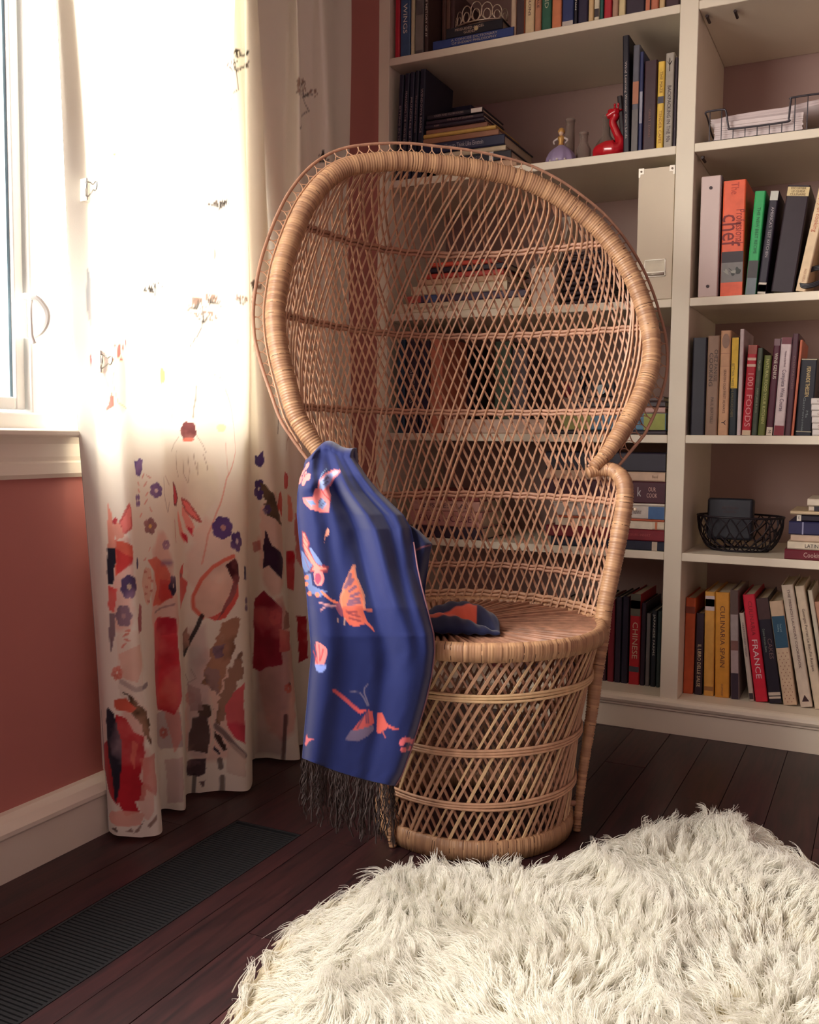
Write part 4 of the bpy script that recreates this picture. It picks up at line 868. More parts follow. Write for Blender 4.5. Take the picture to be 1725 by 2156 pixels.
def row(items, zrow, y, group, base_y, depth=.19):
    """items: px at the foot (left, right), px/py of the top (centre x, y), rgb, label, opts"""
    prev = -9 if items[0][0] < 1430 else RXa + .0008; pv = None
    for it in items:
        xl, xr, tx, ty, rgb, lab = it[:6]; op = it[6] if len(it) > 6 else {}
        yy = y + op.pop('dy', 0); by = op.pop('by', base_y)
        a = at(xl, by, 1, yy); b_ = at(xr, by, 1, yy); t_ = at(tx, ty, 1, yy)
        cx = (a[0] + b_[0]) / 2; H = math.hypot(t_[2] - zrow, t_[0] - cx); lean = math.degrees(math.atan2(t_[0] - cx, t_[2] - zrow))
        if abs(lean) < 1.6: lean = 0.0
        if pv:
            zc = min(H, pv[2]) * .98; need = math.degrees(math.atan2(pv[0] + math.tan(math.radians(pv[1])) * zc - max(a[0] + .0006, prev + .0004) + .0008, zc))
            if abs(yy - pv[3]) < .1: lean = max(lean, need) if lean < need else lean
        x0, x1 = a[0] + .0006, b_[0] - .0006
        x0 = max(x0, prev + .0004) if lean >= 0 or True else x0
        wv = (x1 - x0) * math.cos(math.radians(lean)); 
        if lean > 0: x0 = x1 - wv
        else: x1 = x0 + wv
        prev = x1 + (max(x1 - x0, .006) * (1 / max(math.cos(math.radians(lean)), .5) - 1) if lean < 0 else 0); pv = (prev, lean, H, yy)
        book(x0, x1, zrow, zrow + H, yy, rgb, lab, group, lean=op.pop('lean', lean), depth=op.pop('depth', depth), **op)
def flat(x0, x1, z0, z1, y, rgb, label, group, rot=0, depth=.2, bands=(), texts=(), spine_end=False, cat='book'):
    """book lying flat, spine facing the room"""
    L_ = x1 - x0; t_ = z1 - z0
    b = MB(); r = min(.003, t_ * .3)
    o_ = [(depth, 0), (r, 0), (0, r), (0, t_ - r), (r, t_), (depth, t_)]; i_ = [(depth, t_ - .0025), (.006, t_ - .0025), (.006, .0025), (depth, .0025)]
    b.prism(o_ + i_, 0, 0, L_); o = b.build('book', cover(rgb)); o.location = (x0, y, z0 + .0003); o.rotation_euler = (0, 0, math.radians(rot)); tag(o, label, cat, group)
    q = MB(); q.box(.004, L_ - .004, .0062, depth - .004, .0027, t_ - .0027); q.build('pages', PAGES, o)
    for f0, f1, brgb in bands:
        q = MB(); q.box(L_ * f0, L_ * f1, -.0005, .002, .0008, t_ - .0008); q.build('spine_panel', mat('spine_print', brgb, .5, .08, 60), o)
    for s_, f, sz, trgb, ln in texts: text(s_, o, ink(trgb), t_ * sz, (L_ * f, -.0009, t_ * .5), False, L_ * ln)
    return o
def stack(items, zrow, y, group, px_cut=None):
    """flat books from the bottom up: px left/right, py bottom/top of the spine's left end"""
    z = zrow
    for it in items:
        xl, xr, yb, yt, rgb, lab = it[:6]; op = it[6] if len(it) > 6 else {}
        yy = y + op.pop('dy', 0); a = at(xl, (yb + yt) / 2, 1, yy); b_ = at(xr, (yb + yt) / 2, 1, yy)
        t_ = abs(at(xr, yt, 1, yy)[2] - at(xr, yb, 1, yy)[2]) if not op.get('t') else op.pop('t')
        flat(a[0], b_[0], z, z + max(t_, .006) - .0006, yy, rgb, lab, group, **op); z += max(t_, .006)
    return z
CREAM, BLK, NVY, TAN, MAR = (222, 206, 176), (34, 30, 38), (36, 42, 74), (176, 138, 108), (96, 34, 48)
WT = (226, 218, 206)
# --- top shelf, left bay (tops run out of the picture)
TZ = 2.16
def toprow(items, group, y=.012):
    for it in items:
        xl, xr, by, hh, rgb, lab = it[:6]; op = it[6] if len(it) > 6 else {}
        a = at(xl, by, 1, y); b_ = at(xr, by, 1, y); book(a[0] + .0005, b_[0] - .0005, SH[0], SH[0] + hh, y, rgb, lab, group, **op)
toprow([(831, 841.5, 122, .245, (190, 44, 62), 'narrow red book at the left end of the top shelf'),
        (842, 863.5, 120, .262, (66, 92, 128), 'slate blue book with white lettering, second from the left on the top shelf', dict(texts=[('WINGS', .42, .5, WT, .3)])),
        (864.5, 872.5, 116, .255, (204, 194, 160), 'thin cream book between a blue and a grey one on the top shelf'),
        (873.5, 892, 113, .25, (98, 92, 90), 'grey book with a small oval mark low on its spine, top shelf', dict(bands=[(.05, .45, (128, 120, 112))])),
        (893, 901.5, 109, .24, (70, 50, 46), 'slim dark brown book with white spine print, top shelf left', dict(texts=[('THE HISTORY OF IT', .45, .6, WT, .6)]))], 'books on the top shelf')
a = .1605; b2 = at(956, 100, 1, .10)[0]
for k, (f0, f1, cl, lb) in enumerate(((0, .33, (92, 64, 56), 'brown book standing back behind the tiara, left of its pair'), (.34, .66, (118, 86, 72), 'lighter brown book standing back left of the tiara'), (.67, 1, (84, 58, 58), 'dark brown book set back beside the tiara, topmost shelf'))):
    book(a + (b2 - a) * f0, a + (b2 - a) * f1, SH[0], SH[0] + .235 - k * .012, .10, cl, lb, 'books on the top shelf')
st_top = stack([(912, 1081, 100, 74, (46, 66, 128), 'blue dictionary lying flat under the tiara, bottom of the pair', dict(t=.027, texts=[('A CONCISE DICTIONARY\nOF INDIAN PHILOSOPHY', .52, .36, (190, 180, 170), .6)], dy=.004)),
       (940, 1058, 72, 46, (32, 30, 40), 'black book lying flat directly under the tiara', dict(t=.031, texts=[('MISGUIDED ANGEL\nGUIDES', .42, .34, (196, 170, 150), .55)], dy=.01))], SH[0], .0, 'books on the top shelf')
for x_, r_ in ((1041, .0065),):
    p = at(x_, 56, 1, .009); q = MB(); q.prism([(r_ * math.cos(t), r_ * math.sin(t)) for t in np.linspace(0, 6.283, 15)[:-1]], 1, 0, .0008)
    # round emblem printed on the black book
    em = q.build('emblem', ink((206, 190, 140))); em.parent = bpy.data.objects['book.009'] if 'book.009' in bpy.data.objects else None
    em.parent = [o for o in COL.objects if o.get('label', '').startswith('black book lying flat directly')][0]; em.location = (.118 * .80, -.0009, .016)
toprow([(1075, 1086, 77, .19, (198, 176, 150), 'narrow pale book right of the tiara, edge worn', dict(lean=0)),
        (1087, 1104, 75, .235, (196, 112, 82), 'orange and dark brown book right of the tiara', dict(bands=[(0, .45, (66, 46, 48))])),
        (1105, 1124.5, 71, .24, (214, 190, 150), 'cream book with small dark title, third right of the tiara', dict(texts=[('LAUREN KWOLONS', .5, .35, (90, 60, 60), .55)])),
        (1125.5, 1139, 66, .23, (186, 128, 98), 'tan book beside the green one on the top shelf', dict(texts=[('THE SEA TALE', .5, .45, (90, 50, 50), .5)])),
        (1140, 1160.5, 62, .25, (44, 96, 76), 'green book with pale lettering on the top shelf', dict(texts=[('SOUL BOND', .5, .5, (180, 190, 160), .5)])),
        (1161.5, 1182, 58, .225, (206, 124, 84), 'plain orange book next to the green one, top shelf'),
        (1183, 1207.5, 54, .255, (44, 56, 104), 'wide blue book with a white tag at its foot, top shelf', dict(bands=[(0, .06, (190, 180, 170))], texts=[('JACK LONDON', .55, .4, (90, 100, 150), .5)])),
        (1208.5, 1215.5, 49, .235, (40, 36, 46), 'slim black book with tiny white title, top shelf middle', dict(texts=[('THE ART OF MARTIAN', .45, .6, WT, .6)])),
        (1216.5, 1237.5, 48, .25, (44, 36, 62), 'wide dark violet book, top shelf middle'),
        (1238.5, 1249.5, 44, .225, (212, 180, 132), 'cream book with two black dashes, top shelf'),
        (1250.5, 1262, 42, .235, (216, 206, 180), 'off-white book with dark figure at its foot, top shelf', dict(bands=[(.05, .14, (60, 50, 50))], texts=[('MATILDA', .5, .5, (120, 90, 80), .3)])),
        (1263, 1270.5, 39, .225, (40, 92, 84), 'narrow teal book beside the red one, top shelf'),
        (1271.5, 1288, 37, .24, (178, 40, 52), 'bright red book, the only one right of the tiara'),
        (1289, 1301.5, 34, .225, (176, 138, 116), 'tan book right of the bright red one, top shelf'),
        (1302.5, 1317, 31, .245, (214, 196, 148), 'pale yellow book fifth from the bay\'s right end, top shelf'),
        (1318, 1357.5, 27, .25, (54, 42, 56), 'very wide dark plum book near the divider, top shelf'),
        (1358.5, 1369.5, 20, .225, (122, 116, 120), 'grey paperback near the divider, top shelf', dict(bands=[(0, .2, (190, 110, 80))])),
        (1370.5, 1387, 17, .235, (186, 112, 84), 'rust-orange book near the divider, top shelf'),
        (1388, 1400.5, 14, .23, (206, 176, 128), 'cream book two from the divider, top shelf'),
        (1401.5, 1431, 11, .245, (70, 48, 54), 'dark brown book against the divider, top shelf')], 'books on the top shelf')
toprow([(1478, 1500, 5, .2, (84, 70, 66), 'brown book at the left end of the right bay\'s top shelf')], 'books on the top shelf', y=.2)
# --- second shelf, left bay
R1y = .012
row([(831, 841, 846, 158, (38, 38, 58), 'first of the navy annuals at the left end, second shelf', dict(texts=[('SITTING IN THE WEST', .45, .4, (160, 140, 140), .6)])),
     (842, 853, 858, 155, (34, 34, 54), 'navy annual with the longest pale title, second from the left wall', dict(texts=[('MANAGING THE CURVES DIVISION MANUAL', .45, .42, (160, 140, 140), .8)])),
     (854, 864, 869, 152, (40, 40, 62), 'middle one of the navy annuals on the second shelf', dict(texts=[('PRINCIPLES OF ECONOMICS', .40, .42, (170, 150, 150), .8)])),
     (865, 874, 879, 149, (32, 32, 50), 'navy annual with a short faded title, fourth from the left', dict(texts=[('THINKING IN PIECES', .6, .42, (150, 130, 130), .4)])),
     (875, 887, 891, 146, (30, 32, 52), 'navy annual at the right of its set, beside the flat stack', dict(texts=[('WINDOWS BASICS', .62, .42, (170, 150, 150), .4)]))],
    SH[1], R1y, 'navy annuals on the second shelf', 400, depth=.2)
p0 = at(905, 150, 1, .20); p1 = at(985, 150, 1, .20)
book(p0[0], p1[0], SH[1], SH[1] + .27, .232, (40, 38, 60), 'large dark binder standing behind the flat stack on the second shelf', 'navy annuals on the second shelf', depth=.15)
z = stack([(918, 1088, 352, 333, (186, 150, 120), 'pale tan book at the very bottom of the second shelf stack', dict(t=.022, depth=.27)),
       (905, 1076, 341, 318, (30, 28, 42), 'black book with a white logo low in the second shelf stack', dict(t=.028, dy=.004, depth=.25, texts=[('HYPNOSIS', .50, .5, (120, 110, 120), .3)], bands=[(.74, .79, (210, 205, 200))])),
       (915, 1065, 317, 305, (206, 190, 160), 'white book between two dark ones in the second shelf stack', dict(t=.016, dy=.008, depth=.24)),
       (889, 1062, 312, 288, (36, 40, 72), 'navy book whose pale title begins How to Think, lying flat', dict(t=.030, dy=.004, depth=.25, texts=[('How to Think Like Einstein', .52, .62, (176, 170, 180), .66)])),
       (889, 1050, 286, 272, (156, 110, 84), 'brown book in the middle of the second shelf stack', dict(t=.019, dy=.012, depth=.22)),
       (892, 1044, 272, 266, (206, 170, 92), 'thin yellow book across the second shelf stack', dict(t=.011, dy=.010, depth=.2)),
       (898, 1026, 265, 255, (150, 104, 84), 'small brown paperback above the thin yellow book', dict(t=.016, dy=.02, depth=.18)),
       (896, 1020, 254, 244, (44, 34, 50), 'dark book third from the top of the second shelf stack', dict(t=.012, dy=.014, depth=.18, texts=[('KISS', .2, .5, (170, 130, 120), .12)])),
       (898, 1018, 243, 233, (52, 36, 50), 'dark plum book second from the top, second shelf stack', dict(t=.014, dy=.018, depth=.17, texts=[('THE ARTS OF LEARNING', .6, .5, (170, 140, 130), .5)])),
       (900, 1016, 232, 222, (38, 32, 44), 'dark book with a white tag, topmost of the second shelf stack', dict(t=.014, dy=.012, depth=.17, texts=[('CASES AND CLUBHOUSES', .4, .6, (150, 130, 130), .55)], bands=[(.80, .995, (222, 214, 204))]))],
      SH[1], .004, 'books lying flat on the second shelf')
row([(1312, 1326.5, 1318, 75, (30, 28, 40), 'tall black spiral-bound guide right of the red giraffe', dict(texts=[('Wind Learning Wonder Chart Linda', .45, .4, (190, 176, 170), .85)], depth=.23)),
     (1328, 1343, 1336, 96, (92, 92, 102), 'grey book with an orange middle panel, second shelf', dict(bands=[(.45, .66, (170, 108, 78)), (0, .4, (104, 98, 96))])),
     (1343.5, 1352, 1347, 110, (44, 50, 92), 'narrow dark blue book with white blocks, second shelf', dict(bands=[(.28, .6, (150, 150, 165))])),
     (1352.5, 1380, 1368, 128, (60, 34, 42), 'wide dark brown hardback, second shelf', dict(texts=[('GREAT STORIES', .3, .22, (130, 90, 80), .35)])),
     (1381, 1396, 1390, 130, (224, 186, 76), 'bright yellow book with a dark band, second shelf', dict(bands=[(.52, .60, (60, 60, 80))], texts=[('THE MAZE', .76, .5, (140, 100, 40), .25), ('TENDER CAPES', .25, .5, (170, 120, 50), .4)])),
     (1396.5, 1415.5, 1409, 112, (166, 158, 146), 'grey BACKPACKING guide with a tree emblem on its spine, second shelf', dict(texts=[('BACKPACKING IN THE 90s', .36, .52, (70, 56, 60), .66)], extra=None)),
     (1416.5, 1423, 1424, 121, (50, 38, 50), 'dark spiral-bound book squeezed against the divider, second shelf')],
    SH[1], R1y, 'upright books by the divider, second shelf', 312)
bk = [o for o in COL.objects if 'BACKPACKING' in o.get('label', '')][0]
q = MB(); hh = .247
for a_ in (-.9, 0, .9): q.tube([(.0105, -.0009, .212), (.0105 + .007 * math.sin(a_), -.0009, .212 + .016 * math.cos(a_))], .0009, 4)
q.tube([(.0105, -.0009, .196), (.0105, -.0009, .23)], .0009, 4)
q.build('tree_emblem', ink((50, 44, 46)), bk)
p = at(1303, 322, 1, .09); book(p[0] - .006, p[0] + .008, SH[1], SH[1] + .205, .16, (52, 40, 44), 'dark slim notebook leaning left behind the red giraffe', 'upright books by the divider, second shelf', lean=-6, depth=.12)
# --- third shelf: box file, stack and magazine holder behind the chair's mesh
R2y = .008
g3 = 'books behind the chair mesh, third shelf'
stack([(832, 1105, 664, 641, (226, 212, 186), 'large white book at the bottom of the third shelf stack', dict(t=.030, depth=.26, texts=[('Robert Parry Collected', .3, .5, (150, 120, 90), .4)])),
       (858, 1108, 638, 622, (74, 58, 84), 'dark multicolour book second from the bottom, third shelf stack', dict(t=.022, depth=.24, bands=[(.0, .12, (190, 90, 80)), (.15, .26, (70, 90, 140))])),
       (866, 1068, 620, 596, (222, 206, 176), 'thick cream book in the third shelf stack', dict(t=.028, depth=.24)),
       (880, 1066, 594, 584, (206, 170, 140), 'tan book in the third shelf stack', dict(t=.018, depth=.22)),
       (898, 1060, 582, 570, (196, 70, 60), 'red book under a dark one, third shelf stack', dict(t=.016, depth=.2)),
       (900, 1066, 568, 556, (44, 34, 50), 'dark book beneath the topmost red one, third shelf stack', dict(t=.018, depth=.2)),
       (906, 1040, 552, 544, (214, 84, 64), 'scarlet book on top of the third shelf stack', dict(t=.014, depth=.2))], SH[2], .012, g3)
# magazine holder, white, curved cut-out
def holder(x0, x1, y, z0, rgb, label):
    w = x1 - x0; o = MB(); side = [(0, 0), (.24, 0), (.24, .30), (.20, .30), (.12, .24), (.05, .14), (0, .11)]
    e = empty('magazine_holder', (x0, y, z0), label, 'magazine holder')
    m = mat('card_white', rgb, .6, .04, 10)
    for xx in (0, w - .003):
        q = MB(); q.prism([(p_[0], p_[1] + .0005) for p_ in side], 0, xx, xx + .003); q.build('side', m, e)
    q = MB(); q.box(.003, w - .003, .0, .003, .0005, .11); q.build('front', m, e); q = MB(); q.box(.003, w - .003, .237, .24, .0005, .30); q.build('back', m, e); q = MB(); q.box(.003, w - .003, .003, .237, .0005, .0035); q.build('base', m, e)
    return e
a_ = at(1118, 650, 1, .02); b_ = at(1166, 648, 1, .02); holder(a_[0], b_[0], .02, SH[2], (216, 200, 184), 'white card magazine holder behind the chair mesh, third shelf')
# dark woven storage cube
a_ = at(1172, 646, 1, .02); b_ = at(1296, 640, 1, .02)
wb = empty('woven_basket', ((a_[0] + b_[0]) / 2, .13, SH[2]), 'dark woven storage basket behind the chair mesh, third shelf', 'basket')
wv_ = mat('dark_wicker', (54, 36, 44), .6, .25, 90); hw = (b_[0] - a_[0]) / 2 - .012
for k in range(11):
    q = MB(); zz = .008 + k * .0135; s_ = hw * (.9 + .1 * k / 10) ; c4 = crom([(-s_, -.09, zz), (0, -.095, zz), (s_, -.09, zz), (s_, .09, zz), (0, .095, zz), (-s_, .09, zz), (-s_, -.09, zz)], 60)[:-1]
    q.tube(c4 + np.stack([0 * c4[:, 0], .003 * np.sin(np.arange(59) * 1.6 + k * 3.14), 0 * c4[:, 0]], 1), .0062, 6, closed=True); q.build('weave_row', wv_, wb, True)
q = MB(); q.box(-hw * .88, hw * .88, -.08, .08, .001, .006); q.build('basket_base', wv_, wb)
# white box file with metal corners and label holder
ax_ = at(1338, 640, 1, .002); bx_ = at(1414, 640, 1, .002); topz = at(1346, 357, 1, .002)[2]
bf = empty('box_file', (ax_[0], .002, SH[2]), 'large white box file with metal corners and a label holder, against the divider', 'box file')
BW = .8875 - ax_[0] - .001; BH = topz - SH[2]; WB = mat('box_card', (222, 208, 184), .55, .03, 6); MT = mat('corner_metal', (206, 198, 184), .3, .05, 20, metal=.5); HOLE = mat('eyelet', (90, 76, 64), .4, .05, 20, metal=.6)
q = MB(); q.box(0, BW, 0, .30, .0006, BH); bevel(q.build('body', WB, bf), .0015)
q = MB(); q.box(-.0008, BW + .0, .02, .30, BH - .05, BH + .001); q.build('lid', WB, bf)
for x_ in (0, BW):
    sg = 1 if x_ == 0 else -1
    q = MB(); q.box(min(x_, x_ + sg * .014), max(x_, x_ + sg * .014), -.001, .006, BH - .014, BH + .0015); q.box(min(x_, x_ + sg * .005), max(x_, x_ + sg * .005), -.001, .006, BH - .022, BH - .014); cm = q.build('metal_corner', MT, bf)
    q = MB(); q.prism([(x_ + sg * .007 + .0028 * math.cos(t), BH - .007 + .0028 * math.sin(t)) for t in np.linspace(0, 6.283, 11)[:-1]], 1, -.0022, -.0008); q.build('eyelet', HOLE, cm)
lx0 = .022; lz0 = at(1355, 584, 1, 0)[2] - SH[2]; lz1 = at(1355, 548, 1, 0)[2] - SH[2]; lw = .056
q = MB()
for (x0_, x1_, z0_, z1_) in ((lx0, lx0 + .002, lz0, lz1), (lx0 + lw - .002, lx0 + lw, lz0, lz1), (lx0, lx0 + lw, lz1 - .002, lz1), (lx0, lx0 + lw, lz0 + .010, lz0 + .013), (lx0, lx0 + lw, lz0, lz0 + .002)): q.box(x0_, x1_, -.0022, 0, z0_, z1_)
lh = q.build('label_holder', MT, bf); q = MB(); q.box(lx0 + .002, lx0 + lw - .002, -.0008, 0, lz0 + .013, lz1 - .002); q.build('label_card', mat('label_card', (230, 222, 200), .7), lh)
q = MB(); q.tube([(lx0 + .004, -.004, lz0 + .006), (lx0 + lw - .004, -.004, lz0 + .006)], .0042, 8); q.build('finger_pull', MT, lh, True)
# --- third shelf, right bay
def chef_extra(o, w, h, sh):
    r = np.random.default_rng(3)
    for k in range(9):
        q = MB(); x = sh + w * r.uniform(.2, .8); z_ = h * r.uniform(.19, .25); t = r.uniform(0, 3)
        q.prism([(x + .010 * math.cos(a) * math.cos(t) - .004 * math.sin(a) * math.sin(t), z_ + .010 * math.cos(a) * math.sin(t) * .6 + .004 * math.sin(a)) for a in np.linspace(0, 6.283, 9)[:-1]], 1, -.0012 - k * .00005, -.0004)
        q.build('herb_print', ink((58, 62, 58) if k % 3 else (150, 150, 140)), o)
OR = (226, 96, 62); g3r = 'books on the third shelf, right bay'
e_ = lambda px, ty: None
# white ring binder with two rivets
ax_ = at(1466, 624, 1, R2y); bx_ = at(1507, 624, 1, R2y); tz = at(1478, 372, 1, R2y)[2]
BN = mat('binder_vinyl', (206, 184, 178), .4, .03, 8); q = MB(); q.box(0, bx_[0] - ax_[0], 0, .27, .0005, tz - SH[2]); bn = q.build('binder', BN); bevel(bn, .003); bn.location = (ax_[0] + .004, R2y, SH[2])
tag(bn, 'plain white ring binder with two round rivets beside the orange book', 'binder')
for f in (.09, .90):
    q = MB(); q.prism([((bx_[0] - ax_[0]) / 2 + .0042 * math.cos(t), (tz - SH[2]) * f + .0042 * math.sin(t)) for t in np.linspace(0, 6.283, 15)[:-1]], 1, -.0015, .001); q.build('rivet', mat('rivet_dark', (52, 40, 42), .4, metal=.5), bn)
q = MB(); q.box(bx_[0] - ax_[0] - .0005, bx_[0] - ax_[0] + .0015, .004, .26, .002, tz - SH[2] - .001); q.build('cover_edge', mat('edge_grey', (120, 104, 108), .5), bn)
row([(1515.5, 1564, 1555, 379, OR, 'thick orange cookbook titled Professional Chef with dark red letters', dict(bands=[(.0, .118, (230, 100, 68)), (.118, .29, (122, 118, 116)), (.29, .385, (46, 34, 42))], texts=[('chef', .575, 1.02, (120, 24, 26), .40, -.13), ('Professional', .60, .46, (150, 44, 36), .44, .27), ('The', .93, .42, (190, 70, 50), .12, .0)], extra=chef_extra)),
     (1568, 1592, 1602, 403, (42, 160, 88), 'bright green cookbook with a grey photographic foot', dict(bands=[(.0, .16, (110, 120, 126)), (.16, .33, (64, 60, 62))], texts=[('THE NEW BEST RECIPE', .62, .34, (24, 96, 60), .5)])),
     (1593.5, 1613, 1632, 403, (40, 34, 48), 'slim black cookbook with white title and white foot label, right of the green one', dict(bands=[(0, .11, (206, 196, 180)), (.91, 1, (190, 190, 180)), (.02, .09, (120, 80, 70))], texts=[("AMERICA'S TEST KITCHEN", .60, .40, (170, 160, 165), .55)])),
     (1622, 1671, 1683, 393, (44, 32, 40), 'very thick black book with a cream title label, third shelf', dict(bands=[(.90, .985, (212, 190, 140))], texts=[('THE BOOK\nOF GOOD\nCOOKING', .94, .001, (90, 60, 40), .02)])),
     (1674, 1697, 1741, 372, (222, 196, 160), 'cream book titled Cooking leaning right at the frame edge', dict(texts=[('Joy of cooking', .66, .55, (196, 120, 90), .42), ('INO HERA', .14, .3, (190, 150, 120), .12)]))],
    SH[2], R2y, g3r, 621)
# cream label lettering on the thick black book
tb = [o for o in COL.objects if o.get('label', '').startswith('very thick black book')][0]
bw_ = max(v.co.x for v in tb.data.vertices) - min(v.co.x for v in tb.data.vertices); hh_ = max(v.co.z for v in tb.data.vertices)
text('ESCOFFIER\nLE GUIDE\nCULINAIRE', tb, ink((110, 84, 56)), .0075, (-bw_ / 2, -.0011, hh_ * .942), False)
pr_ = at(1705, 612, 1, .04)
for (dx, wd, hh, rgb, lb, gy) in ((.010, .05, .225, (216, 190, 160), 'pale pink book mostly outside the frame, behind the black cable', .05), (.065, .04, .24, (120, 60, 60), 'dark red book at the far right of the third shelf', .05)):
    book(pr_[0] + dx + .055, pr_[0] + dx + .055 + wd, SH[2], SH[2] + hh, gy, rgb, lb, g3r)
# coiled black cable lying in front
q = MB(); cx_ = at(1712, 592, 1, -.0)[0]
pts = [(cx_ + (.036 + .002 * math.sin(k * 1.3)) * math.cos(k * .42), -.004 + .02 + .016 * math.sin(k * .42) * .6, SH[2] + .032 + .024 * math.sin(k * .42 + .35) + .0008 * k * .3) for k in range(46)]
q.tube(crom(pts, 260), .0032, 8); cb = q.build('cable', mat('black_rubber', (26, 24, 30), .4), None, True); tag(cb, 'coiled black cable lying before the books at the right frame edge', 'cable')
# --- fourth shelf (eye level)
R3y = .010; g4 = 'cookbooks on the fourth shelf, right bay'
row([(1453, 1483.5, 1478, 711, (34, 32, 44), 'dark slipcased book at the left end, fourth shelf right bay'),
     (1484, 1510.5, 1508, 707, (142, 112, 92), 'taupe book with COOKING in dark letters, right of the slipcased one', dict(texts=[('COOKING', .66, .38, (64, 50, 46), .30, -.18), ('CHEZ PANISSE', .70, .34, (70, 56, 50), .36, .2), ('PAUL BERTOLLI', .25, .3, (84, 66, 58), .3)])),
     (1511, 1533.5, 1535, 696, (198, 152, 116), 'tan cookbook with an oval stamp near its head', dict(bands=[(.66, .663, (150, 100, 80)), (.78, .783, (150, 100, 80))], texts=[('SEASON OLD FIRST ALWAYS', .42, .3, (110, 74, 60), .45), ('Y', .12, .5, (60, 40, 40), .05)],
        extra=lambda o, w, h, sh: (lambda q: (q.prism([(sh + w / 2 + w * .36 * math.cos(t), h * .90 + h * .07 * math.sin(t)) for t in np.linspace(0, 6.283, 19)[:-1]], 1, -.0009, .001), q.build('oval_stamp', mat('spine_print', (150, 118, 100), .5, .08, 60), o)))(MB()))),
     (1534, 1550.5, 1554, 710, (28, 40, 48), 'book with yellow upper and black lower spine, fourth shelf right bay', dict(bands=[(.48, .995, (226, 186, 56))], texts=[("BITTMAN TAKES ON AMERICA'S CHEFS", .46, .42, (110, 100, 60), .6, -.2)])),
     (1551, 1560.5, 1569, 693, (206, 190, 190), 'thin white ring-bound book, tallest on the fourth shelf'),
     (1561, 1581.5, 1586, 727, (186, 36, 52), 'crimson book titled 1,001 Foods with cream ends', dict(bands=[(0, .055, (212, 190, 160)), (.76, .79, (222, 190, 170)), (.83, .86, (222, 190, 170)), (.90, 1, (160, 84, 72))], texts=[('1001 FOODS', .40, .75, (226, 150, 150), .66)])),
     (1582, 1594.5, 1602, 733, (74, 84, 70), 'grey-green narrow book beside the crimson one', dict(texts=[('SALADS', .8, .4, (170, 180, 150), .12), ('MARY JANE BLEND', .4, .4, (150, 160, 130), .3)])),
     (1595, 1611.5, 1618, 749, (104, 112, 52), 'olive green book, shortest on the fourth shelf', dict(texts=[('NATURAL FOOD YOUR KITCHEN', .55, .48, (196, 196, 120), .8)])),
     (1612, 1627.5, 1638, 714, (84, 34, 52), 'maroon book titled Wine Genius with a white foot', dict(bands=[(0, .085, (214, 200, 180)), (.93, 1, (120, 92, 98))], texts=[('WINE GENIUS', .72, .6, (220, 206, 190), .28), ('M', .04, .5, (50, 36, 36), .03)])),
     (1628, 1651.5, 1657, 711, (208, 190, 190), 'white Complete Wine Course book with maroon ends', dict(bands=[(0, .10, (128, 26, 44)), (.93, 1, (110, 50, 60))], texts=[('Complete Wine Course', .46, .46, (90, 70, 90), .52), ('Windows on the World', .78, .24, (120, 90, 100), .2)])),
     (1652, 1666.5, 1673, 703, (78, 46, 56), 'dark mauve book right of the white wine course', dict(texts=[('CHAMPAGNES', .62, .4, (130, 90, 90), .3)])),
     (1667, 1672, 1689, 716, (190, 104, 76), 'very thin rust-orange book leaning right, fourth shelf'),
     (1674, 1709.5, 1705, 756, (26, 28, 38), 'black book with gold spine lettering, left of the white guidebooks', dict(bands=[(.985, .995, (180, 170, 140)), (.045, .055, (180, 170, 140))], texts=[('FERNANDE THIESSEN', .70, .30, (216, 190, 130), .42), ('Ma\nGastronomie', .28, .18, (120, 130, 130), .1)]))],
    SH[3], R3y, g4, 914)
stack([(1711 - k * .5, 1800, 914 - k * 12.6, 902 - k * 12.6, (220, 212, 206), 'thin white guidebook, %s of the white stack by the black book' % nm, dict(t=.0158, texts=[('CATALOGUE', .3, .5, (140, 90, 90), .3)] if k % 2 else [])) for k, nm in enumerate(('bottom one', 'second from the bottom', 'third from the bottom', 'third from the top', 'second from the top', 'top one'))], SH[3], .0, 'white guidebooks on the fourth shelf')
g4l = 'books behind the chair mesh, fourth shelf'
z = stack([(1160, 1402, 916, 907, (52, 38, 46), 'dark book at the bottom of the fourth shelf stack by the divider', dict(t=.012)),
       (1180, 1402, 905, 866, (84, 130, 160), 'blue and green book showing between hoop and divider, fourth shelf', dict(t=.046, bands=[(.0, .3, (150, 150, 80)), (.80, .995, (150, 156, 66))], texts=[('ITALIANS', .70, .5, (60, 80, 100), .2)])),
       (1196, 1401, 865, 852, (190, 150, 140), 'pink book above the blue and green one, fourth shelf', dict(t=.016)),
       (1206, 1401, 851, 838, (64, 50, 54), 'dark book second from the top beside the divider, fourth shelf', dict(t=.016)), (1230, 1398, 837, 824, (96, 74, 70), 'brown book on top of the divider stack, fourth shelf', dict(t=.014, dy=.02))], SH[3], .005, g4l)
stack([(936, 1150, 916, 880, (214, 186, 168), 'thick pinkish white book lying behind the mesh, fourth shelf', dict(t=.042))], SH[3], .006, g4l)
row([(834, 852, 846, 716, (38, 62, 84), 'dark blue book at the wall end, fourth shelf behind the mesh'), (853, 880, 868, 716, (52, 42, 58), 'dark book with pale numerals behind the mesh, fourth shelf', dict(texts=[('SECRETS', .5, .5, (160, 150, 140), .4)])),
     (881, 903, 893, 718, (44, 36, 60), 'violet-black book fourth shelf, behind the mesh'), (904, 930, 918, 712, (196, 116, 92), 'coral book standing behind the mesh, fourth shelf')], SH[3], .012, g4l, 914)
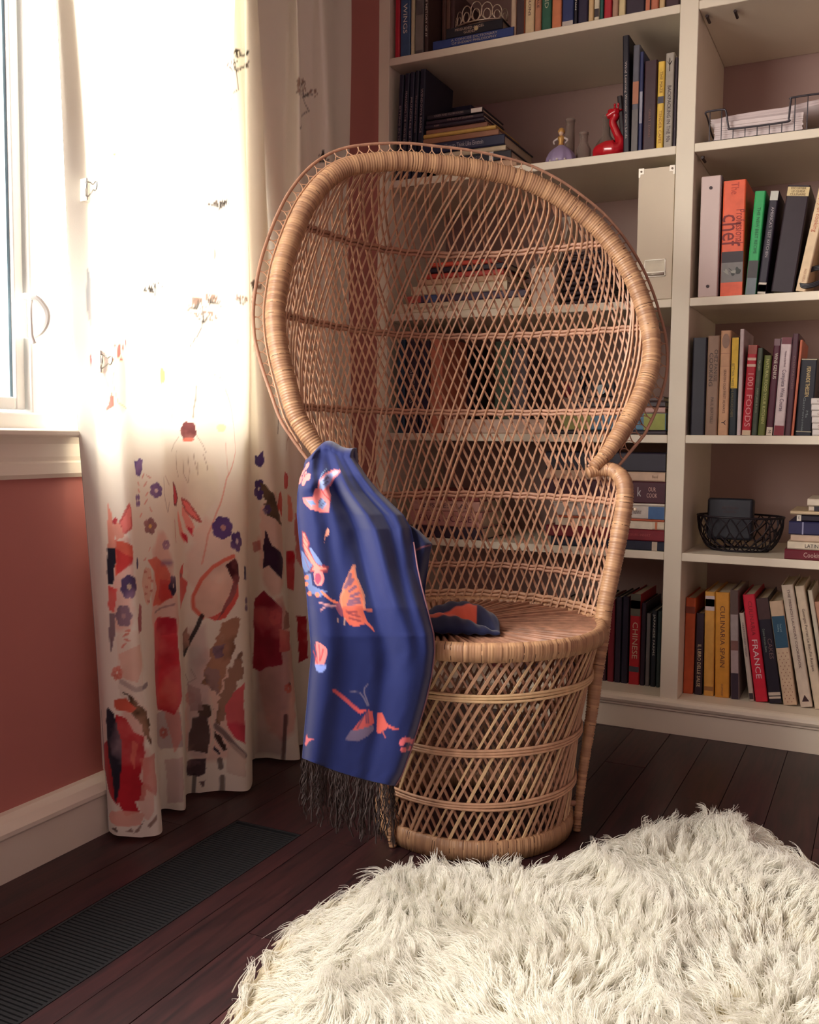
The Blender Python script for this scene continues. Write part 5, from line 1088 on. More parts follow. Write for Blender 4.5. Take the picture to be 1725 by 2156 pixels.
for k, (xl, xr, cl, lb, ty) in enumerate(((940, 962, (60, 42, 60), 'dark plum album behind the mesh left of the green one', 722), (963, 990, (48, 38, 52), 'black album behind the mesh left of the green one', 728), (1040, 1075, (62, 84, 62), 'mossy green album behind the mesh, fourth shelf', 720), (1076, 1110, (70, 50, 60), 'brown-violet album right of the green one behind the mesh', 735))):
    a_ = at(xl, 880, 1, .20); b_ = at(xr, 880, 1, .20); t2 = at(xl, ty, 1, .20)[2]; book(a_[0], b_[0], SH[3], t2, .20, cl, lb, g4l, depth=.16)
# small ornaments on top of the divider stack: black lamp-like toy and a camera
# --- fifth shelf, left bay
g5 = 'stacked books on the fifth shelf, left bay'
z = stack([(1160, 1398, 1156, 1134, (38, 42, 60), 'navy book with a small white mark, bottom of the fifth shelf stack', dict(t=.026, bands=[(.90, .945, (196, 180, 160))])),
       (1150, 1399, 1132, 1108, (128, 38, 48), 'red book second from the bottom, fifth shelf stack', dict(t=.032, texts=[('PENSEURS INSERT', .78, .3, (180, 80, 80), .25)])),
       (1170, 1399, 1107, 1090, (216, 200, 176), 'cream book below the blue and white one, fifth shelf', dict(t=.022, bands=[(.0, .9, (222, 208, 186)), (.92, .94, (190, 110, 70))])),
       (1176, 1399, 1088, 1084, (190, 96, 64), 'very thin orange book in the fifth shelf stack', dict(t=.006)),
       (1166, 1400, 1083, 1057, (206, 196, 186), 'white book with a blue end panel, fifth shelf stack', dict(t=.036, bands=[(.86, .998, (62, 100, 150))], texts=[('THE HENNY', .74, .4, (120, 104, 100), .12)])),
       (1160, 1400, 1055, 1051, (220, 210, 196), 'thin white magazine in the fifth shelf stack', dict(t=.007)),
       (1140, 1401, 1050, 1005, (74, 26, 42), 'thick dark red cookbook with a large pale k on the spine', dict(t=.060, texts=[('k', .80, .62, (196, 190, 190), .04), ('OUR\nCOOK', .90, .28, (214, 170, 160), .05)])),
       (1150, 1401, 1003, 984, (206, 176, 150), 'tan book second from the top, fifth shelf stack', dict(t=.026, texts=[('Basil', .92, .4, (150, 120, 100), .08)])),
       (1150, 1402, 982, 940, (40, 34, 50), 'large black album on top of the fifth shelf stack', dict(t=.052))], SH[4], .006, g5)
stack([(868, 1015, 1150, 1120, (54, 38, 56), 'dark book at the foot of the left stack, fifth shelf', dict(t=.036)), (862, 1015, 1118, 1085, (196, 140, 130), 'pinkish book with large lettering, left stack on the fifth shelf', dict(t=.046, texts=[('RIVER HOUSE', .5, .6, (110, 50, 60), .8)])),
       (868, 1010, 1084, 1062, (206, 160, 146), 'pale rose book second from the top, left stack on the fifth shelf', dict(t=.032, texts=[('BUSINESS LAB', .5, .6, (90, 60, 70), .8)])), (870, 1008, 1060, 1035, (150, 74, 70), 'brick red book topmost of the left stack, fifth shelf', dict(t=.030))], SH[4], .01, g5)
# --- fifth shelf, right bay: wire bowl, black case and a stack
g5r = 'stacked cookbooks on the fifth shelf, right bay'
z = stack([(1652, 1860, 1180, 1163, (112, 32, 46), 'maroon cookbook at the bottom of the right-hand stack', dict(t=.026, texts=[('Cooking', .30, .7, (206, 170, 160), .25)])),
       (1658, 1850, 1162, 1147, (222, 210, 186), 'white book with LATIN lettering, right-hand stack', dict(t=.020, dy=.003, texts=[('LATIN AMERICA', .40, .7, (60, 50, 56), .44)])),
       (1665, 1840, 1146, 1133, (206, 180, 156), 'pale book above the LATIN one, right-hand stack', dict(t=.018, dy=.006)),
       (1661, 1830, 1131, 1103, (44, 44, 84), 'navy book with a white crescent, right-hand stack', dict(t=.034, dy=.004, bands=[(.17, .19, (150, 150, 180))])),
       (1678, 1835, 1106, 1093, (34, 28, 42), 'black book with a white K square, right-hand stack', dict(t=.018, dy=.008, bands=[(.0, .06, (222, 214, 200))], texts=[('K', .03, .7, (40, 30, 40), .02)])),
       (1664, 1860, 1091, 1085, (206, 184, 150), 'thin cream book jutting out of the right-hand stack', dict(t=.009, dy=.0)),
       (1703, 1850, 1084, 1073, (214, 200, 180), 'small white book second from the top, right-hand stack', dict(t=.014, dy=.006, bands=[(.08, .3, (40, 34, 42))])),
       (1700, 1850, 1071, 1057, (220, 206, 186), 'white rolled paper pad topmost of the right-hand stack', dict(t=.018, dy=.0))], SH[4], .004, g5r)
# --- bottom shelf
R5y = .075
g6 = 'cookbooks on the bottom shelf, right bay'
row([(1433, 1459.5, 1451, 1259, (206, 98, 56), 'plain orange book at the left end of the bottom shelf', dict(by=1461, bands=[(.84, .91, (140, 70, 50))])),
     (1461, 1478.5, 1474, 1292, (54, 40, 50), 'dark book titled Il Libro delle Salse', dict(by=1462, texts=[('IL LIBRO DELLE SALSE', .36, .55, (222, 200, 160), .66)])),
     (1481, 1503, 1490, 1246, (214, 158, 76), 'yellow-orange book with a purple figure at its head', dict(by=1466, bands=[(.82, .96, (206, 190, 190)), (.86, .93, (120, 90, 130)), (.05, .09, (160, 110, 60))])),
     (1505, 1536, 1519, 1248, (214, 148, 56), 'ochre cookbook with SPAIN on its spine, bottom shelf', dict(by=1468, texts=[('CULINARIA SPAIN', .58, .42, (110, 70, 50), .66), ('DUMONT', .07, .18, (150, 110, 70), .1)])),
     (1539, 1557, 1546, 1244, (150, 130, 128), 'patchwork grey and brown book right of the ochre Spain book', dict(by=1466, bands=[(0, .24, (52, 38, 54)), (.24, .45, (170, 150, 150)), (.45, .54, (120, 80, 74)), (.54, .78, (160, 146, 144)), (.78, 1, (92, 72, 66))])),
     (1578, 1589.5, 1562, 1292, (190, 176, 164), 'slim white book leaning left onto its neighbour, bottom shelf', dict(by=1468, bands=[(.02, .09, (60, 50, 54))], texts=[('GREAT DINNER MENUS', .7, .4, (120, 100, 100), .4)])),
     (1591, 1618.5, 1577, 1254, (206, 34, 58), 'bright red book with FRANCE on its spine, leaning left', dict(by=1470, texts=[('FRANCE', .40, .55, (232, 196, 200), .36), ('CULINARIA', .78, .4, (150, 20, 40), .34)])),
     (1620, 1648.5, 1605, 1262, (34, 30, 44), 'black book titled Cakes with two small white labels', dict(by=1472, bands=[(.80, 1, (76, 50, 50)), (.045, .065, (210, 196, 180)), (.075, .105, (210, 196, 180))], texts=[('CAKES', .52, .4, (120, 90, 90), .2, .15), ('Cuisine francaise Bistro', .60, .22, (130, 140, 130), .34, -.2)])),
     (1650, 1680.5, 1632, 1268, (212, 186, 156), 'cream dotted book with a teal title panel', dict(by=1474, bands=[(.55, .855, (40, 84, 110))], texts=[('Food and\nCooking', .74, .16, (150, 180, 190), .10)],
        extra=lambda o, w, h, sh: [(lambda q: (q.prism([(sh + w * fx + .0013, h * fz), (sh + w * fx, h * fz + .002), (sh + w * fx - .0013, h * fz), (sh + w * fx, h * fz - .002)], 1, -.0006, .001), q.build('printed_dot', ink((150, 96, 84)), o)))(MB()) for k, fz in enumerate(np.linspace(.03, .50, 16)) for fx in ((.2, .5, .8) if k % 2 else (.35, .65))])),
     (1686, 1713, 1658, 1234, (216, 200, 180), 'cream cookbook with a black triangle at its foot, leaning left', dict(by=1480, texts=[('THE FRENCH LAUNDRY COOKBOOK', .64, .26, (110, 84, 84), .62)],
        extra=lambda o, w, h, sh: (lambda q: (q.prism([(sh + w * .2, h * .045), (sh + w * .8, h * .045), (sh + w * .5, h * .10)], 1, -.0008, .001), q.build('triangle_mark', ink((60, 34, 40)), o)))(MB()))),
     (1716, 1738, 1684, 1236, (220, 202, 176), 'cream recipe book leaning left, right of the black-triangle one', dict(by=1484, texts=[('Georges Perrier Le Bec-Fin Recipes', .56, .36, (110, 90, 80), .72)])),
     (1741, 1752, 1706, 1244, (206, 196, 176), 'slim pale book second from the right frame edge, bottom shelf', dict(by=1486)),
     (1755, 1785, 1722, 1270, (196, 146, 120), 'dusty pink book at the right frame edge, bottom shelf', dict(by=1488))],
    BOT, R5y, g6, 1466, depth=.22)
g6l = 'books on the bottom shelf, left bay'
row([(1262, 1276, 1270, 1262, (70, 40, 50), 'dark brown book glimpsed between seat and post, bottom shelf', dict(by=1420)),
     (1278, 1292, 1288, 1262, (120, 34, 44), 'dark red book just right of the chair post, bottom shelf', dict(by=1422)), (1293, 1306, 1302, 1258, (44, 36, 50), 'charcoal book left of its twin by the Chinese one', dict(by=1424)), (1307, 1321, 1314, 1256, (38, 32, 48), 'near-black book touching the red Chinese cookbook', dict(by=1426)),
     (1323, 1346, 1336, 1251, (176, 34, 44), 'red cookbook titled Chinese with a green band', dict(by=1430, bands=[(.76, 1, (90, 86, 74)), (.14, .20, (70, 72, 80)), (.84, .93, (140, 70, 56))], texts=[('CHINESE', .49, .62, (206, 176, 150), .44)])),
     (1347, 1357, 1352, 1270, (48, 34, 46), 'slim dark book right of the Chinese cookbook', dict(by=1433)),
     (1358, 1367, 1363, 1292, (110, 104, 104), 'thin grey book among dark ones, bottom shelf left bay', dict(by=1435)),
     (1368.5, 1380, 1376, 1286, (34, 38, 46), 'black book with white upright title by the divider, bottom shelf', dict(by=1438, texts=[('JAPANESE FARMS', .68, .5, (190, 184, 176), .6)])),
     (1381, 1389, 1386, 1288, (50, 62, 62), 'grey-green book against the divider, bottom shelf', dict(by=1439))], BOT, .10, g6l, 1430, depth=.2)
for k, (xl, xr, cl, ty, lb) in enumerate(((1000, 1030, (190, 160, 140), 1300, 'pale tall book seen through the drum, bottom shelf'), (1035, 1062, (120, 50, 54), 1310, 'wine red book seen through the drum, bottom shelf'), (1066, 1100, (180, 150, 140), 1290, 'dusty white book seen through the drum, bottom shelf'), (1104, 1130, (60, 44, 58), 1300, 'dark book seen through the drum, bottom shelf'), (1134, 1170, (196, 176, 160), 1304, 'cream book seen through the drum, bottom shelf'), (1174, 1206, (84, 60, 66), 1296, 'brown book seen through the drum, bottom shelf'), (1210, 1250, (200, 180, 166), 1330, 'short white book left of the chair post, bottom shelf'))):
    a_ = at(xl, 1415, 1, .11); b_ = at(xr, 1415, 1, .11); t2 = at(xl, ty - 30, 1, .11)[2]; book(a_[0], b_[0], BOT, t2, .11, cl, lb, g6l)

# ------------------------------------------------------------------ ornaments and shelf things
# silver tiara on the flat books
TI = mat('tiara_silver', (206, 190, 170), .3, .06, 60, metal=.75)
ta = at(950, 60, 1, .035); tb_ = at(1062, 40, 1, .035); tc_ = (ta[0] + tb_[0]) / 2; tw_ = (tb_[0] - ta[0]) / 2; TZ0 = SH[0] + .0592
ti = empty('tiara', (tc_, .075, TZ0), 'silver beaded tiara sitting on two flat books on the top shelf', 'tiara')
def tpt(a, z, fl=0): return (tw_ * math.sin(a), -.05 * math.cos(a) + .0, z)
b = MB(); aa = np.linspace(-1.35, 1.35, 40)
for z_ in (.003, .012): b.tube([tpt(a, z_) for a in aa], .0022, 6)
b.build('base_rim', TI, ti, True)
for k in range(7):
    a0 = -1.2 + k * .4; hgt = .052 - .006 * abs(k - 3) ** 1.2; q = MB()
    for sc in (1.0, .62):
        q.tube([tpt(a0 + .21 * sc * math.sin(t), .013 + (hgt * sc) * (1 - math.cos(t)) / 2) for t in np.linspace(0, 2 * math.pi, 26)[:-1]], .0017, 6, closed=True)
    q.build('loop', TI, ti, True)
# lilac lady figurine
LIL = mat('lilac_glaze', (156, 140, 176), .3, .1, 20); GOLD = mat('gilt', (206, 160, 90), .4, .2, 40, metal=.3); CERW = mat('white_glaze', (214, 204, 200), .3, .05, 20)
fx = at(1181, 340, 1, .05)
fg = empty('figurine', (fx[0], .05, SH[1]), 'small porcelain lady in a wide lilac skirt beside the glass bottles', 'figurine')
b = MB(); n = 40; A = np.linspace(0, 2 * math.pi, n, endpoint=False)
G = [[((r * (1 + .06 * fl * math.sin(a * 9))) * math.cos(a), (r * (1 + .06 * fl * math.sin(a * 9))) * math.sin(a) * .85, z_) for a in A] for r, z_, fl in ((.001, .0005, 0), (.040, .0005, 1), (.043, .008, 1), (.040, .020, 1), (.033, .034, .8), (.022, .045, .5), (.010, .052, .1), (.008, .055, 0), (.001, .056, 0))]
b.quadgrid(np.array(G), close_v=True); sk = b.build('skirt', LIL, fg, True)
for k in range(12):
    q = MB(); a = k * math.pi / 6; q.lathe([(.0005, -.003), (.004, -.001), (.004, .002), (.0005, .004)], .041 * math.cos(a), .041 * .85 * math.sin(a), 8); q.build('ruffle', CERW, sk, True).location = (0, 0, .007)
b = MB(); b.lathe([(.001, .052), (.0085, .054), (.0065, .063), (.010, .072), (.0085, .078), (.003, .081), (.001, .081)], 0, 0, 14); b.build('torso', GOLD, fg, True)
b = MB(); b.lathe([(.001, .080), (.006, .083), (.008, .089), (.006, .095), (.001, .0975)], 0, 0, 14); b.build('head', mat('porcelain_skin', (226, 196, 170), .35), fg, True)
b = MB(); b.lathe([(.001, .091), (.0095, .088), (.0100, .094), (.006, .101), (.001, .103)], .0, .002, 14); b.build('hair', GOLD, fg, True)
for sg in (-1, 1):
    b = MB(); b.tube(crom([(sg * .009, 0, .074), (sg * .020, -.004, .066), (sg * .016, -.012, .056)], 12), np.linspace(.0035, .002, 12), 7); b.build('arm', CERW, fg, True)
# glass bottles (thin-walled, softly grey)
GB = bpy.data.materials.new('bottle_glass'); GB.use_nodes = True; nt = GB.node_tree; nt.nodes.remove(nt.nodes['Principled BSDF']); out = nt.nodes['Material Output']
tr = nt.nodes.new('ShaderNodeBsdfTransparent'); tr.inputs[0].default_value = (.80, .76, .72, 1); gl = nt.nodes.new('ShaderNodeBsdfPrincipled'); gl.inputs['Base Color'].default_value = (*lin((190, 170, 160)), 1); gl.inputs['Roughness'].default_value = .08
lw_ = nt.nodes.new('ShaderNodeLayerWeight'); lw_.inputs[0].default_value = .35; mr_ = nt.nodes.new('ShaderNodeMapRange'); mr_.inputs['To Min'].default_value = .22; mr_.inputs['To Max'].default_value = .9
mx = nt.nodes.new('ShaderNodeMixShader'); nt.links.new(lw_.outputs['Facing'], mr_.inputs['Value']); nt.links.new(mr_.outputs[0], mx.inputs[0]); nt.links.new(tr.outputs[0], mx.inputs[1]); nt.links.new(gl.outputs[0], mx.inputs[2]); nt.links.new(mx.outputs[0], out.inputs[0])
def bottle(px, y, prof, label):
    p = at(px, 330, 1, y); b = MB(); w = .0015
    b.lathe(prof + [(max(r - w, .0005), z_) for r, z_ in prof[::-1] if z_ > .004], 0, 0, 28); o = b.build('bottle', GB, None, True); o.location = (p[0], y, SH[1] + .0004)
    return tag(o, label, 'bottle', 'glass bottles on the second shelf')
bottle(1200, .13, [(.001, 0), (.013, .001), (.0135, .01), (.0135, .10), (.0125, .125), (.0125, .14), (.014, .141), (.014, .148), (.011, .148)], 'tall narrow clear glass bottle behind the lilac figurine')
bottle(1229, .09, [(.001, 0), (.019, .001), (.021, .008), (.021, .045), (.014, .060), (.0115, .066), (.0115, .085), (.0135, .087), (.0135, .093), (.010, .093)], 'small round-shouldered glass bottle between tall bottle and giraffe')
bottle(1276, .17, [(.001, 0), (.030, .001), (.036, .012), (.037, .05), (.030, .075), (.013, .10), (.011, .115), (.011, .15), (.013, .152), (.013, .158), (.010, .158)], 'wide-bellied glass bottle behind the red giraffe')
# red glazed giraffe lying with its neck raised
RG = mat('red_glaze', (196, 22, 38), .22, .06, 12, coat=.5)
P_ = lambda x, y, yy=.06: tuple(at(x, y, 1, yy))
b = MB(); body = [P_(1252, 325), P_(1262, 312), P_(1280, 308), P_(1298, 306), P_(1308, 296), P_(1303, 280), P_(1295, 262), P_(1291, 248), P_(1297, 236), P_(1291, 229), P_(1282, 226)]
pc = crom(body, 60); b.tube(pc, np.interp(np.linspace(0, 1, 60), [0, .08, .2, .33, .42, .55, .72, .85, .93, 1], [.006, .018, .026, .027, .019, .0115, .0105, .011, .013, .006]), 14)
gf = b.build('giraffe_figurine', RG, None, True); tag(gf, 'glossy red giraffe figurine with a raised curving neck, beside the black guide', 'figurine')
zmin = min(v.co.z for v in gf.data.vertices); gf.location.z = SH[1] + .0005 - zmin; dz_ = gf.location.z
b = MB(); h0 = np.array(P_(1297, 233)); b.tube(crom([h0 + (.010, 0, .004), h0 + (.0, -.002, .006), h0 + (-.014, -.004, .0), h0 + (-.023, -.005, -.004)], 20), np.interp(np.linspace(0, 1, 20), [0, .3, .7, 1], [.008, .0125, .010, .007]), 12); b.build('head', RG, gf, True)
for dx in (-.004, .006):
    b = MB(); b.tube([h0 + (dx, 0, .012), h0 + (dx + .001, 0, .026)], .0028, 8); b.lathe([(.0005, -.004), (.0042, 0), (.0005, .004)], *(h0 + (dx + .001, 0, 0))[:2], 10)
    v0 = len(b.v) - 30; b.v[v0:] = [(x, y, z_ + h0[2] + .027) for x, y, z_ in b.v[v0:]]; b.build('horn', RG, gf, True)
b = MB(); b.tube([h0 + (.008, .0, .010), h0 + (.018, .004, .012)], [.005, .002], 8); b.build('ear', RG, gf, True)
# wire letter tray with papers, right bay of the second shelf
WI = mat('tray_wire', (74, 70, 76), .35, .05, 40, metal=.6)
TY0, TY1 = .015, .30; tx0 = at(1484, 290, 1, TY0)[0]; tx1 = tx0 + .345; tz = SH[1] + .0005
tr_ = empty('wire_tray', ((tx0 + tx1) / 2, .15, SH[1]), 'dark wire letter tray holding white papers, right bay', 'letter tray')
hL = at(1484, 236, 1, TY0)[2]; hM = at(1560, 269, 1, TY0)[2]; xa = at(1529, 236, 1, TY0)[0]; xb = at(1538, 268, 1, TY0)[0]; xc = at(1661, 254, 1, TY0)[0]; xd = at(1669, 205, 1, TY0)[0]; hR = at(1700, 201, 1, TY0)[2]
frp = [(tx0, TY0, hL - .004), (tx0 + .006, TY0, hL), (xa - .008, TY0, hL), (xa, TY0, hL - .006), (xb - .004, TY0, hM + .006), (xb + .006, TY0, hM), (xc - .008, TY0, hM), (xc, TY0, hM + .008), (xd - .003, TY0, hR - .008), (xd + .006, TY0, hR), (tx1, TY0, hR)]
b = MB(); b.tube(crom(frp, 120), .0026, 8); att(b.build('rim_wire', WI, None, True), tr_)
def topat(x): return float(np.interp(x, [p_[0] for p_ in frp], [p_[2] for p_ in frp]))
for x in np.linspace(tx0 + .012, tx1 - .01, 12):
    q = MB(); q.tube([(x, TY0, topat(x)), (x, TY0, tz + .003), (x, TY1, tz + .003), (x, TY1, tz + .07)], .0014, 6); att(q.build('wire', WI, None), tr_)
for (y_, z_) in ((TY1, tz + .07), (TY0, tz + .003), (TY1, tz + .003)):
    q = MB(); q.tube([(tx0, y_, z_), (tx1, y_, z_)], .0018, 6); att(q.build('rail', WI, None), tr_)
q = MB(); q.tube(crom([(tx0, TY0, hL - .004), (tx0, .05, hL - .006), (tx0, .15, tz + .05), (tx0, TY1, tz + .07)], 30), .0022, 6); att(q.build('rail', WI, None), tr_)
# papers: a tidy block, and loose curled sheets above it
PP = mat('paper', (222, 208, 206), .8, .03, 30); px0 = at(1502, 290, 1, .03)[0]
q = MB()
for k in range(9): q.box(px0 + rng.uniform(0, .003), px0 + .215 + rng.uniform(0, .003), .03 + rng.uniform(0, .003), .285, tz + .006 + k * .0052, tz + .0108 + k * .0052)
pb = q.build('paper_pile', PP, None, kind='stuff'); tag(pb, 'stack of white paper sheets lying in the wire tray', 'paper', kind='stuff')
q = MB(); xs_ = np.linspace(px0 - .010, px0 + .27, 24)
for k in range(3):
    zz = tz + .0545 + .006 * k + .006 * np.sin((xs_ - xs_[0]) * 11) * (xs_ > px0 + .02) + np.clip(xs_ - px0 - .17, 0, 1) * .16
    q.quadgrid(np.array([[(x, y_, z_) for y_ in (.04, .16, .28)] for x, z_ in zip(xs_, zz)])); 
ls = q.build('loose_sheets', PP, None, True, kind='stuff'); md = ls.modifiers.new('t', 'SOLIDIFY'); md.thickness = .0006; tag(ls, 'curling grey-white sheets on top of the paper in the wire tray', 'paper', kind='stuff')
# black case standing in the wire bowl, fifth shelf right bay
BK = mat('black_plastic', (26, 28, 40), .5, .05, 20)
bxa = at(1484, 1130, 1, .14); bxb = at(1580, 1130, 1, .14); bzt = at(1530, 1045, 1, .14)[2]
wbx = at(1560, 1160, 1, .15)[0]; BR_ = (at(1652, 1090, 1, .15)[0] - at(1470, 1090, 1, .15)[0]) / 2; bcx = (at(1652, 1090, 1, .15)[0] + at(1470, 1090, 1, .15)[0]) / 2; brz = at(1640, 1090, 1, .15)[2]
BH_ = brz - SH[4]; bcy = .15
wr = empty('wire_bowl', (bcx, bcy, SH[4]), 'black wire mesh bowl with an irregular net pattern, fifth shelf', 'bowl')
BWm = mat('bowl_wire', (36, 28, 36), .45, .05, 30, metal=.3)
def bp_(a, t):   # t 0 foot .. 1 rim
    r = BR_ * (.66 + .34 * math.sin(min(t, 1) * math.pi / 2) ** .75); return (bcx + r * math.cos(a), bcy + r * .75 * math.sin(a), SH[4] + .003 + (BH_ - .003) * t ** 1.25)
for t, nm in ((0, 'foot_ring'), (1, 'rim_ring')):
    q = MB(); q.tube([bp_(a, t) for a in np.linspace(0, 2 * math.pi, 61)[:-1]], .0032, 6, closed=True); att(q.build(nm, BWm, None, True), wr)
q = MB(); r2 = np.random.default_rng(5); NA, NT = 24, 5; J = {}
for i in range(NA):
    for j in range(NT + 1): J[i, j] = ((i + .5 * (j % 2) + (r2.uniform(-.28, .28) if 0 < j < NT else 0)) * 2 * math.pi / NA, np.clip(j / NT + (r2.uniform(-.06, .06) if 0 < j < NT else 0), 0, 1))
for i in range(NA):
    for j in range(NT):
        a = J[i, j]; k2 = (i + (1 if j % 2 else 0)) % NA; k1 = (i + (0 if j % 2 else -1)) % NA
        for kk in (k1, k2):
            b2 = J[kk, j + 1]; a2 = b2[0]
            while a2 - a[0] > math.pi: a2 -= 2 * math.pi
            while a2 - a[0] < -math.pi: a2 += 2 * math.pi
            if r2.random() < .93: q.tube([bp_(a[0] + (a2 - a[0]) * f, a[1] + (b2[1] - a[1]) * f) for f in (0, .5, 1)], .0019, 5, caps=False)
att(q.build('net', BWm, None, True, kind='stuff'), wr)
q = MB(); q.box(0, bxb[0] - bxa[0], 0, .045, 0, bzt - SH[4] - .034); cs = q.build('black_case', BK); bevel(cs, .008, 4); cs.location = (bxa[0] + .006, .125, SH[4] + .030); cs.rotation_euler = (math.radians(-4), 0, 0)
tag(cs, 'black rounded case standing upright in the wire bowl', 'case'); text('ARTISAN\nKNIVES', cs, ink((70, 44, 50)), .011, ((bxb[0] - bxa[0]) / 2, -.001, (bzt - SH[4]) * .55), False)
# dark toy figures and a small camera on the fourth shelf, behind the mesh
ft = SH[3] + .1055
for (px, hgt, wd, rgb, lb, nm) in ((1228, .085, .016, (26, 24, 34), 'small black bird ornament behind the mesh, fourth shelf', 'bird_ornament'), (1196, .045, .014, (110, 28, 40), 'small dark red pot behind the mesh, left of the bird', 'small_pot')):
    p = at(px, 860, 1, .09); b = MB()
    if nm == 'bird_ornament': prof = [(.001, 0), (.012, .001), (.013, .006), (.005, .012), (.006, .03), (.016, .042), (.019, .056), (.014, .068), (.009, .072), (.011, .080), (.008, .088), (.001, .090)]
    else: prof = [(.001, 0), (.010, .001), (.016, .012), (.017, .026), (.012, .038), (.010, .042), (.013, .046), (.011, .046), (.008, .042)]
    b.lathe(prof, 0, 0, 20); o = b.build(nm, mat('glazed_ornament', rgb, .3), None, True); o.location = (p[0], .09, ft); tag(o, lb, 'ornament')
    if nm == 'bird_ornament':
        q = MB(); q.tube([(-.009, 0, .080), (-.022, -.002, .077)], [.004, .0008], 8); q.build('beak', mat('glazed_ornament', (60, 50, 40), .3), o, True); q = MB(); q.tube([(.012, 0, .05), (.030, .002, .035)], [.008, .003], 8); q.build('tail', mat('glazed_ornament', rgb, .3), o, True)
p = at(1262, 862, 1, .05); cm = empty('camera', (p[0], .08, ft), 'small black film camera behind the mesh, fourth shelf', 'camera')
q = MB(); q.box(-.035, .035, 0, .025, .0005, .042); bevel(q.build('body', BK, cm), .004, 3); q = MB(); q.tube([(0, .002, .021), (0, -.016, .021)], .014, 20); q.build('lens', mat('lens_black', (18, 18, 24), .2), cm); q = MB(); q.box(-.010, .012, .004, .020, .041, .052); q.build('viewfinder', BK, cm); q = MB(); q.tube([(.024, .012, .041), (.024, .012, .047)], .005, 12); q.build('dial', mat('dial_steel', (170, 164, 156), .3, metal=.7), cm)

# ------------------------------------------------------------------ sheepskin rug
RUG = np.array([(.625, -1.53), (.60, -1.42), (.615, -1.285), (.665, -1.165), (.735, -1.11), (.82, -1.07), (.885, -.99), (.935, -.875), (1.00, -.775), (1.08, -.655), (1.16, -.60), (1.235, -.62), (1.29, -.69), (1.345, -.76), (1.43, -.84), (1.51, -.98), (1.55, -1.18), (1.50, -1.42), (1.42, -1.62), (1.28, -1.80), (1.08, -1.88), (.84, -1.83), (.69, -1.68)])
ol = crom(np.vstack([RUG, RUG[:1]]), 241)[:-1]; rc = np.array([1.08, -1.25])
def inside(p):
    x, y = p[:, 0], p[:, 1]; ins = np.zeros(len(p), bool)
    for k in range(len(ol)):
        (x1, y1), (x2, y2) = ol[k], ol[(k + 1) % len(ol)]
        if y1 != y2: ins ^= ((y1 > y) != (y2 > y)) & (x < (x2 - x1) * (y - y1) / (y2 - y1) + x1)
    return ins
def edge_d(p):
    d = np.full(len(p), 9.0); nn = np.zeros((len(p), 2))
    for k in range(0, len(ol), 2):
        v = p - ol[k]; r = np.hypot(v[:, 0], v[:, 1]); m = r < d; d[m] = r[m]; nn[m] = -v[m] / (r[m][:, None] + 1e-6)
    return d, nn
def hgt(p, d): return .004 + .022 * (1 - np.exp(-d / .07)) + .006 * np.sin(p[:, 0] * 17 + 1) * np.sin(p[:, 1] * 15) * np.clip(d / .1, 0, 1)
b = MB(); NRr = 16; G = []
for k in range(NRr + 1):
    f = 1 - k / NRr; pts = rc + (ol - rc) * f; d, _ = edge_d(pts); G.append(np.column_stack([pts, hgt(pts, d)]))
b.quadgrid(np.stack(G, 0), close_v=True)
o = b.build('sheepskin_rug', mat('hide', (214, 200, 168), .9), None, True); tag(o, 'fluffy cream sheepskin rug on the wooden floor in front of the chair', 'rug')
md = o.modifiers.new('t', 'SOLIDIFY'); md.thickness = .003; md.offset = -1
# wool: locks of fine curling fibres
wool = bpy.data.materials.new('wool'); wool.use_nodes = True; nt = wool.node_tree; p = nt.nodes['Principled BSDF']
hi = nt.nodes.new('ShaderNodeHairInfo'); rp = nt.nodes.new('ShaderNodeValToRGB'); rp.color_ramp.elements[0].color = (*lin((240, 232, 212)), 1); rp.color_ramp.elements[1].color = (*lin((248, 246, 238)), 1); rp.color_ramp.elements[1].position = .55
nt.links.new(hi.outputs['Intercept'], rp.inputs['Fac']); nt.links.new(rp.outputs[0], p.inputs['Base Color']); p.inputs['Roughness'].default_value = .55; p.inputs['Specular IOR Level'].default_value = .25
p.inputs['Transmission Weight'].default_value = 0.0
tl = nt.nodes.new('ShaderNodeBsdfTranslucent'); nt.links.new(rp.outputs[0], tl.inputs[0]); mx = nt.nodes.new('ShaderNodeMixShader'); mx.inputs[0].default_value = .5
nt.links.new(p.outputs[0], mx.inputs[1]); nt.links.new(tl.outputs[0], mx.inputs[2]); nt.links.new(mx.outputs[0], nt.nodes['Material Output'].inputs[0])
NL = 5200; cand = rng.uniform([.57, -1.92], [1.58, -.57], (NL * 2, 2)); cand = cand[inside(cand)][:NL]; NL = len(cand)
ed_, en = edge_d(cand); K = 20; NPT = 8
n1_ = np.array([[mnoise.noise(Vector((x * 5, y * 5, 0))), mnoise.noise(Vector((x * 5 + 40, y * 5, 3)))] for x, y in cand])
lay = n1_ * 1.5 + np.array([-.25, .35]); lay += -en * np.clip(1 - ed_ / .10, 0, 1)[:, None] * 1.5
ln = np.linalg.norm(lay, axis=1)[:, None]; lay = lay / np.maximum(ln, 1)
Lk = rng.uniform(.045, .075, NL) * np.clip(.9 + ed_ / .2, .9, 1)
NH = NL * K; li = np.repeat(np.arange(NL), K)
root = cand[li] + rng.normal(0, .0075, (NH, 2)); dr, _ = edge_d(cand); zr = hgt(root, np.repeat(ed_, K))
tip_s = rng.normal(0, .0022, (NH, 3)); t = np.linspace(0, 1, NPT)
ph = rng.uniform(0, 6.28, NL)[li] + rng.normal(0, .35, NH); curl = (.0045 * rng.uniform(.5, 2.2, NL))[li]; fq = rng.uniform(4, 8, NL)[li]
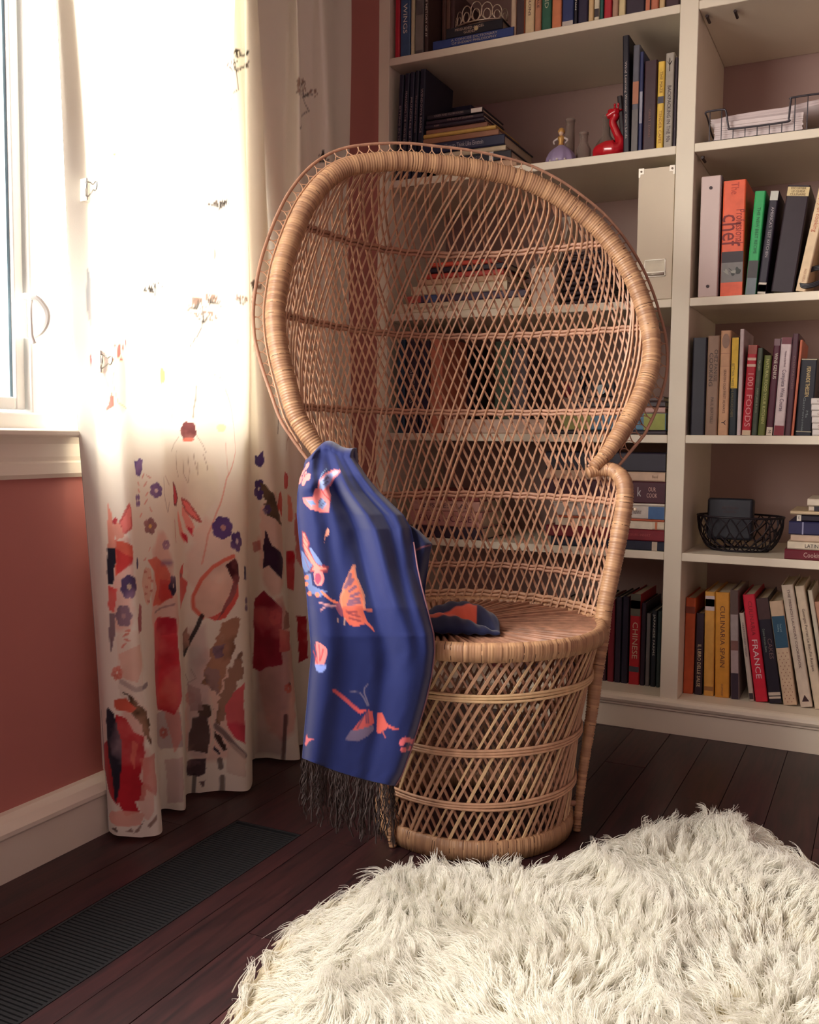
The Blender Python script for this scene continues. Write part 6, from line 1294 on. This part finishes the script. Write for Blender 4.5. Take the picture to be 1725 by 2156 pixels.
lay3 = lay[li] * rng.uniform(.7, 1.15, NH)[:, None]; Lh = Lk[li] * rng.uniform(.75, 1.12, NH)
pos = np.zeros((NH, NPT, 3)); wfly = (rng.random(NH) < .04) * rng.uniform(.01, .02, NH); wd2 = rng.normal(0, 1, (NH, 2))
for k, tk in enumerate(t):
    cl = tk ** .8
    basexy = cand[li] + (root - cand[li]) * (1 - .90 * cl); hor = np.clip(np.linalg.norm(lay3, axis=1), .1, .95)
    s = Lh * tk; pos[:, k, :2] = basexy + lay3 * (s * tk ** .5)[:, None] * .92 + tip_s[:, :2] * tk + wd2 * (wfly * tk ** 2)[:, None]
    pos[:, k, :2] += (curl * tk)[:, None] * np.stack([np.cos(ph + fq * tk), np.sin(ph + fq * tk)], 1)
    pos[:, k, 2] = zr + s * np.sqrt(np.clip(1 - (hor * tk ** .5) ** 2 * .92, .06, 1)) * .8 - (.010 * tk ** 2) * hor + curl * tk * np.sin(ph * 1.7 + fq * tk) * .7
pos[..., 2] = np.maximum(pos[..., 2], .003)
hc = bpy.data.hair_curves.new('wool'); hc.add_curves([NPT] * NH)
hc.attributes['position'].data.foreach_set('vector', pos.reshape(-1).astype(np.float32))
ra = hc.attributes.get('radius') or hc.attributes.new('radius', 'FLOAT', 'POINT')
ra.data.foreach_set('value', (np.tile(np.interp(t, [0, .5, 1], [.0008, .0007, .0002]), NH) * np.repeat(rng.uniform(.7, 1.25, NH), NPT)).astype(np.float32))
hc.materials.append(wool); wo = bpy.data.objects.new('wool', hc); COL.objects.link(wo); wo.parent = o; wo['kind'] = 'stuff'

# ------------------------------------------------------------------ lettering as plain meshes
dg = bpy.context.evaluated_depsgraph_get()
for o in [o for o in COL.objects if o.type == 'FONT']:
    me = bpy.data.meshes.new_from_object(o.evaluated_get(dg)); me.materials.clear(); me.materials.append(o.data.materials[0])
    n = bpy.data.objects.new('lettering', me); COL.objects.link(n); n.parent = o.parent; n.matrix_basis = o.matrix_basis.copy()
    cu = o.data; bpy.data.objects.remove(o); bpy.data.curves.remove(cu)
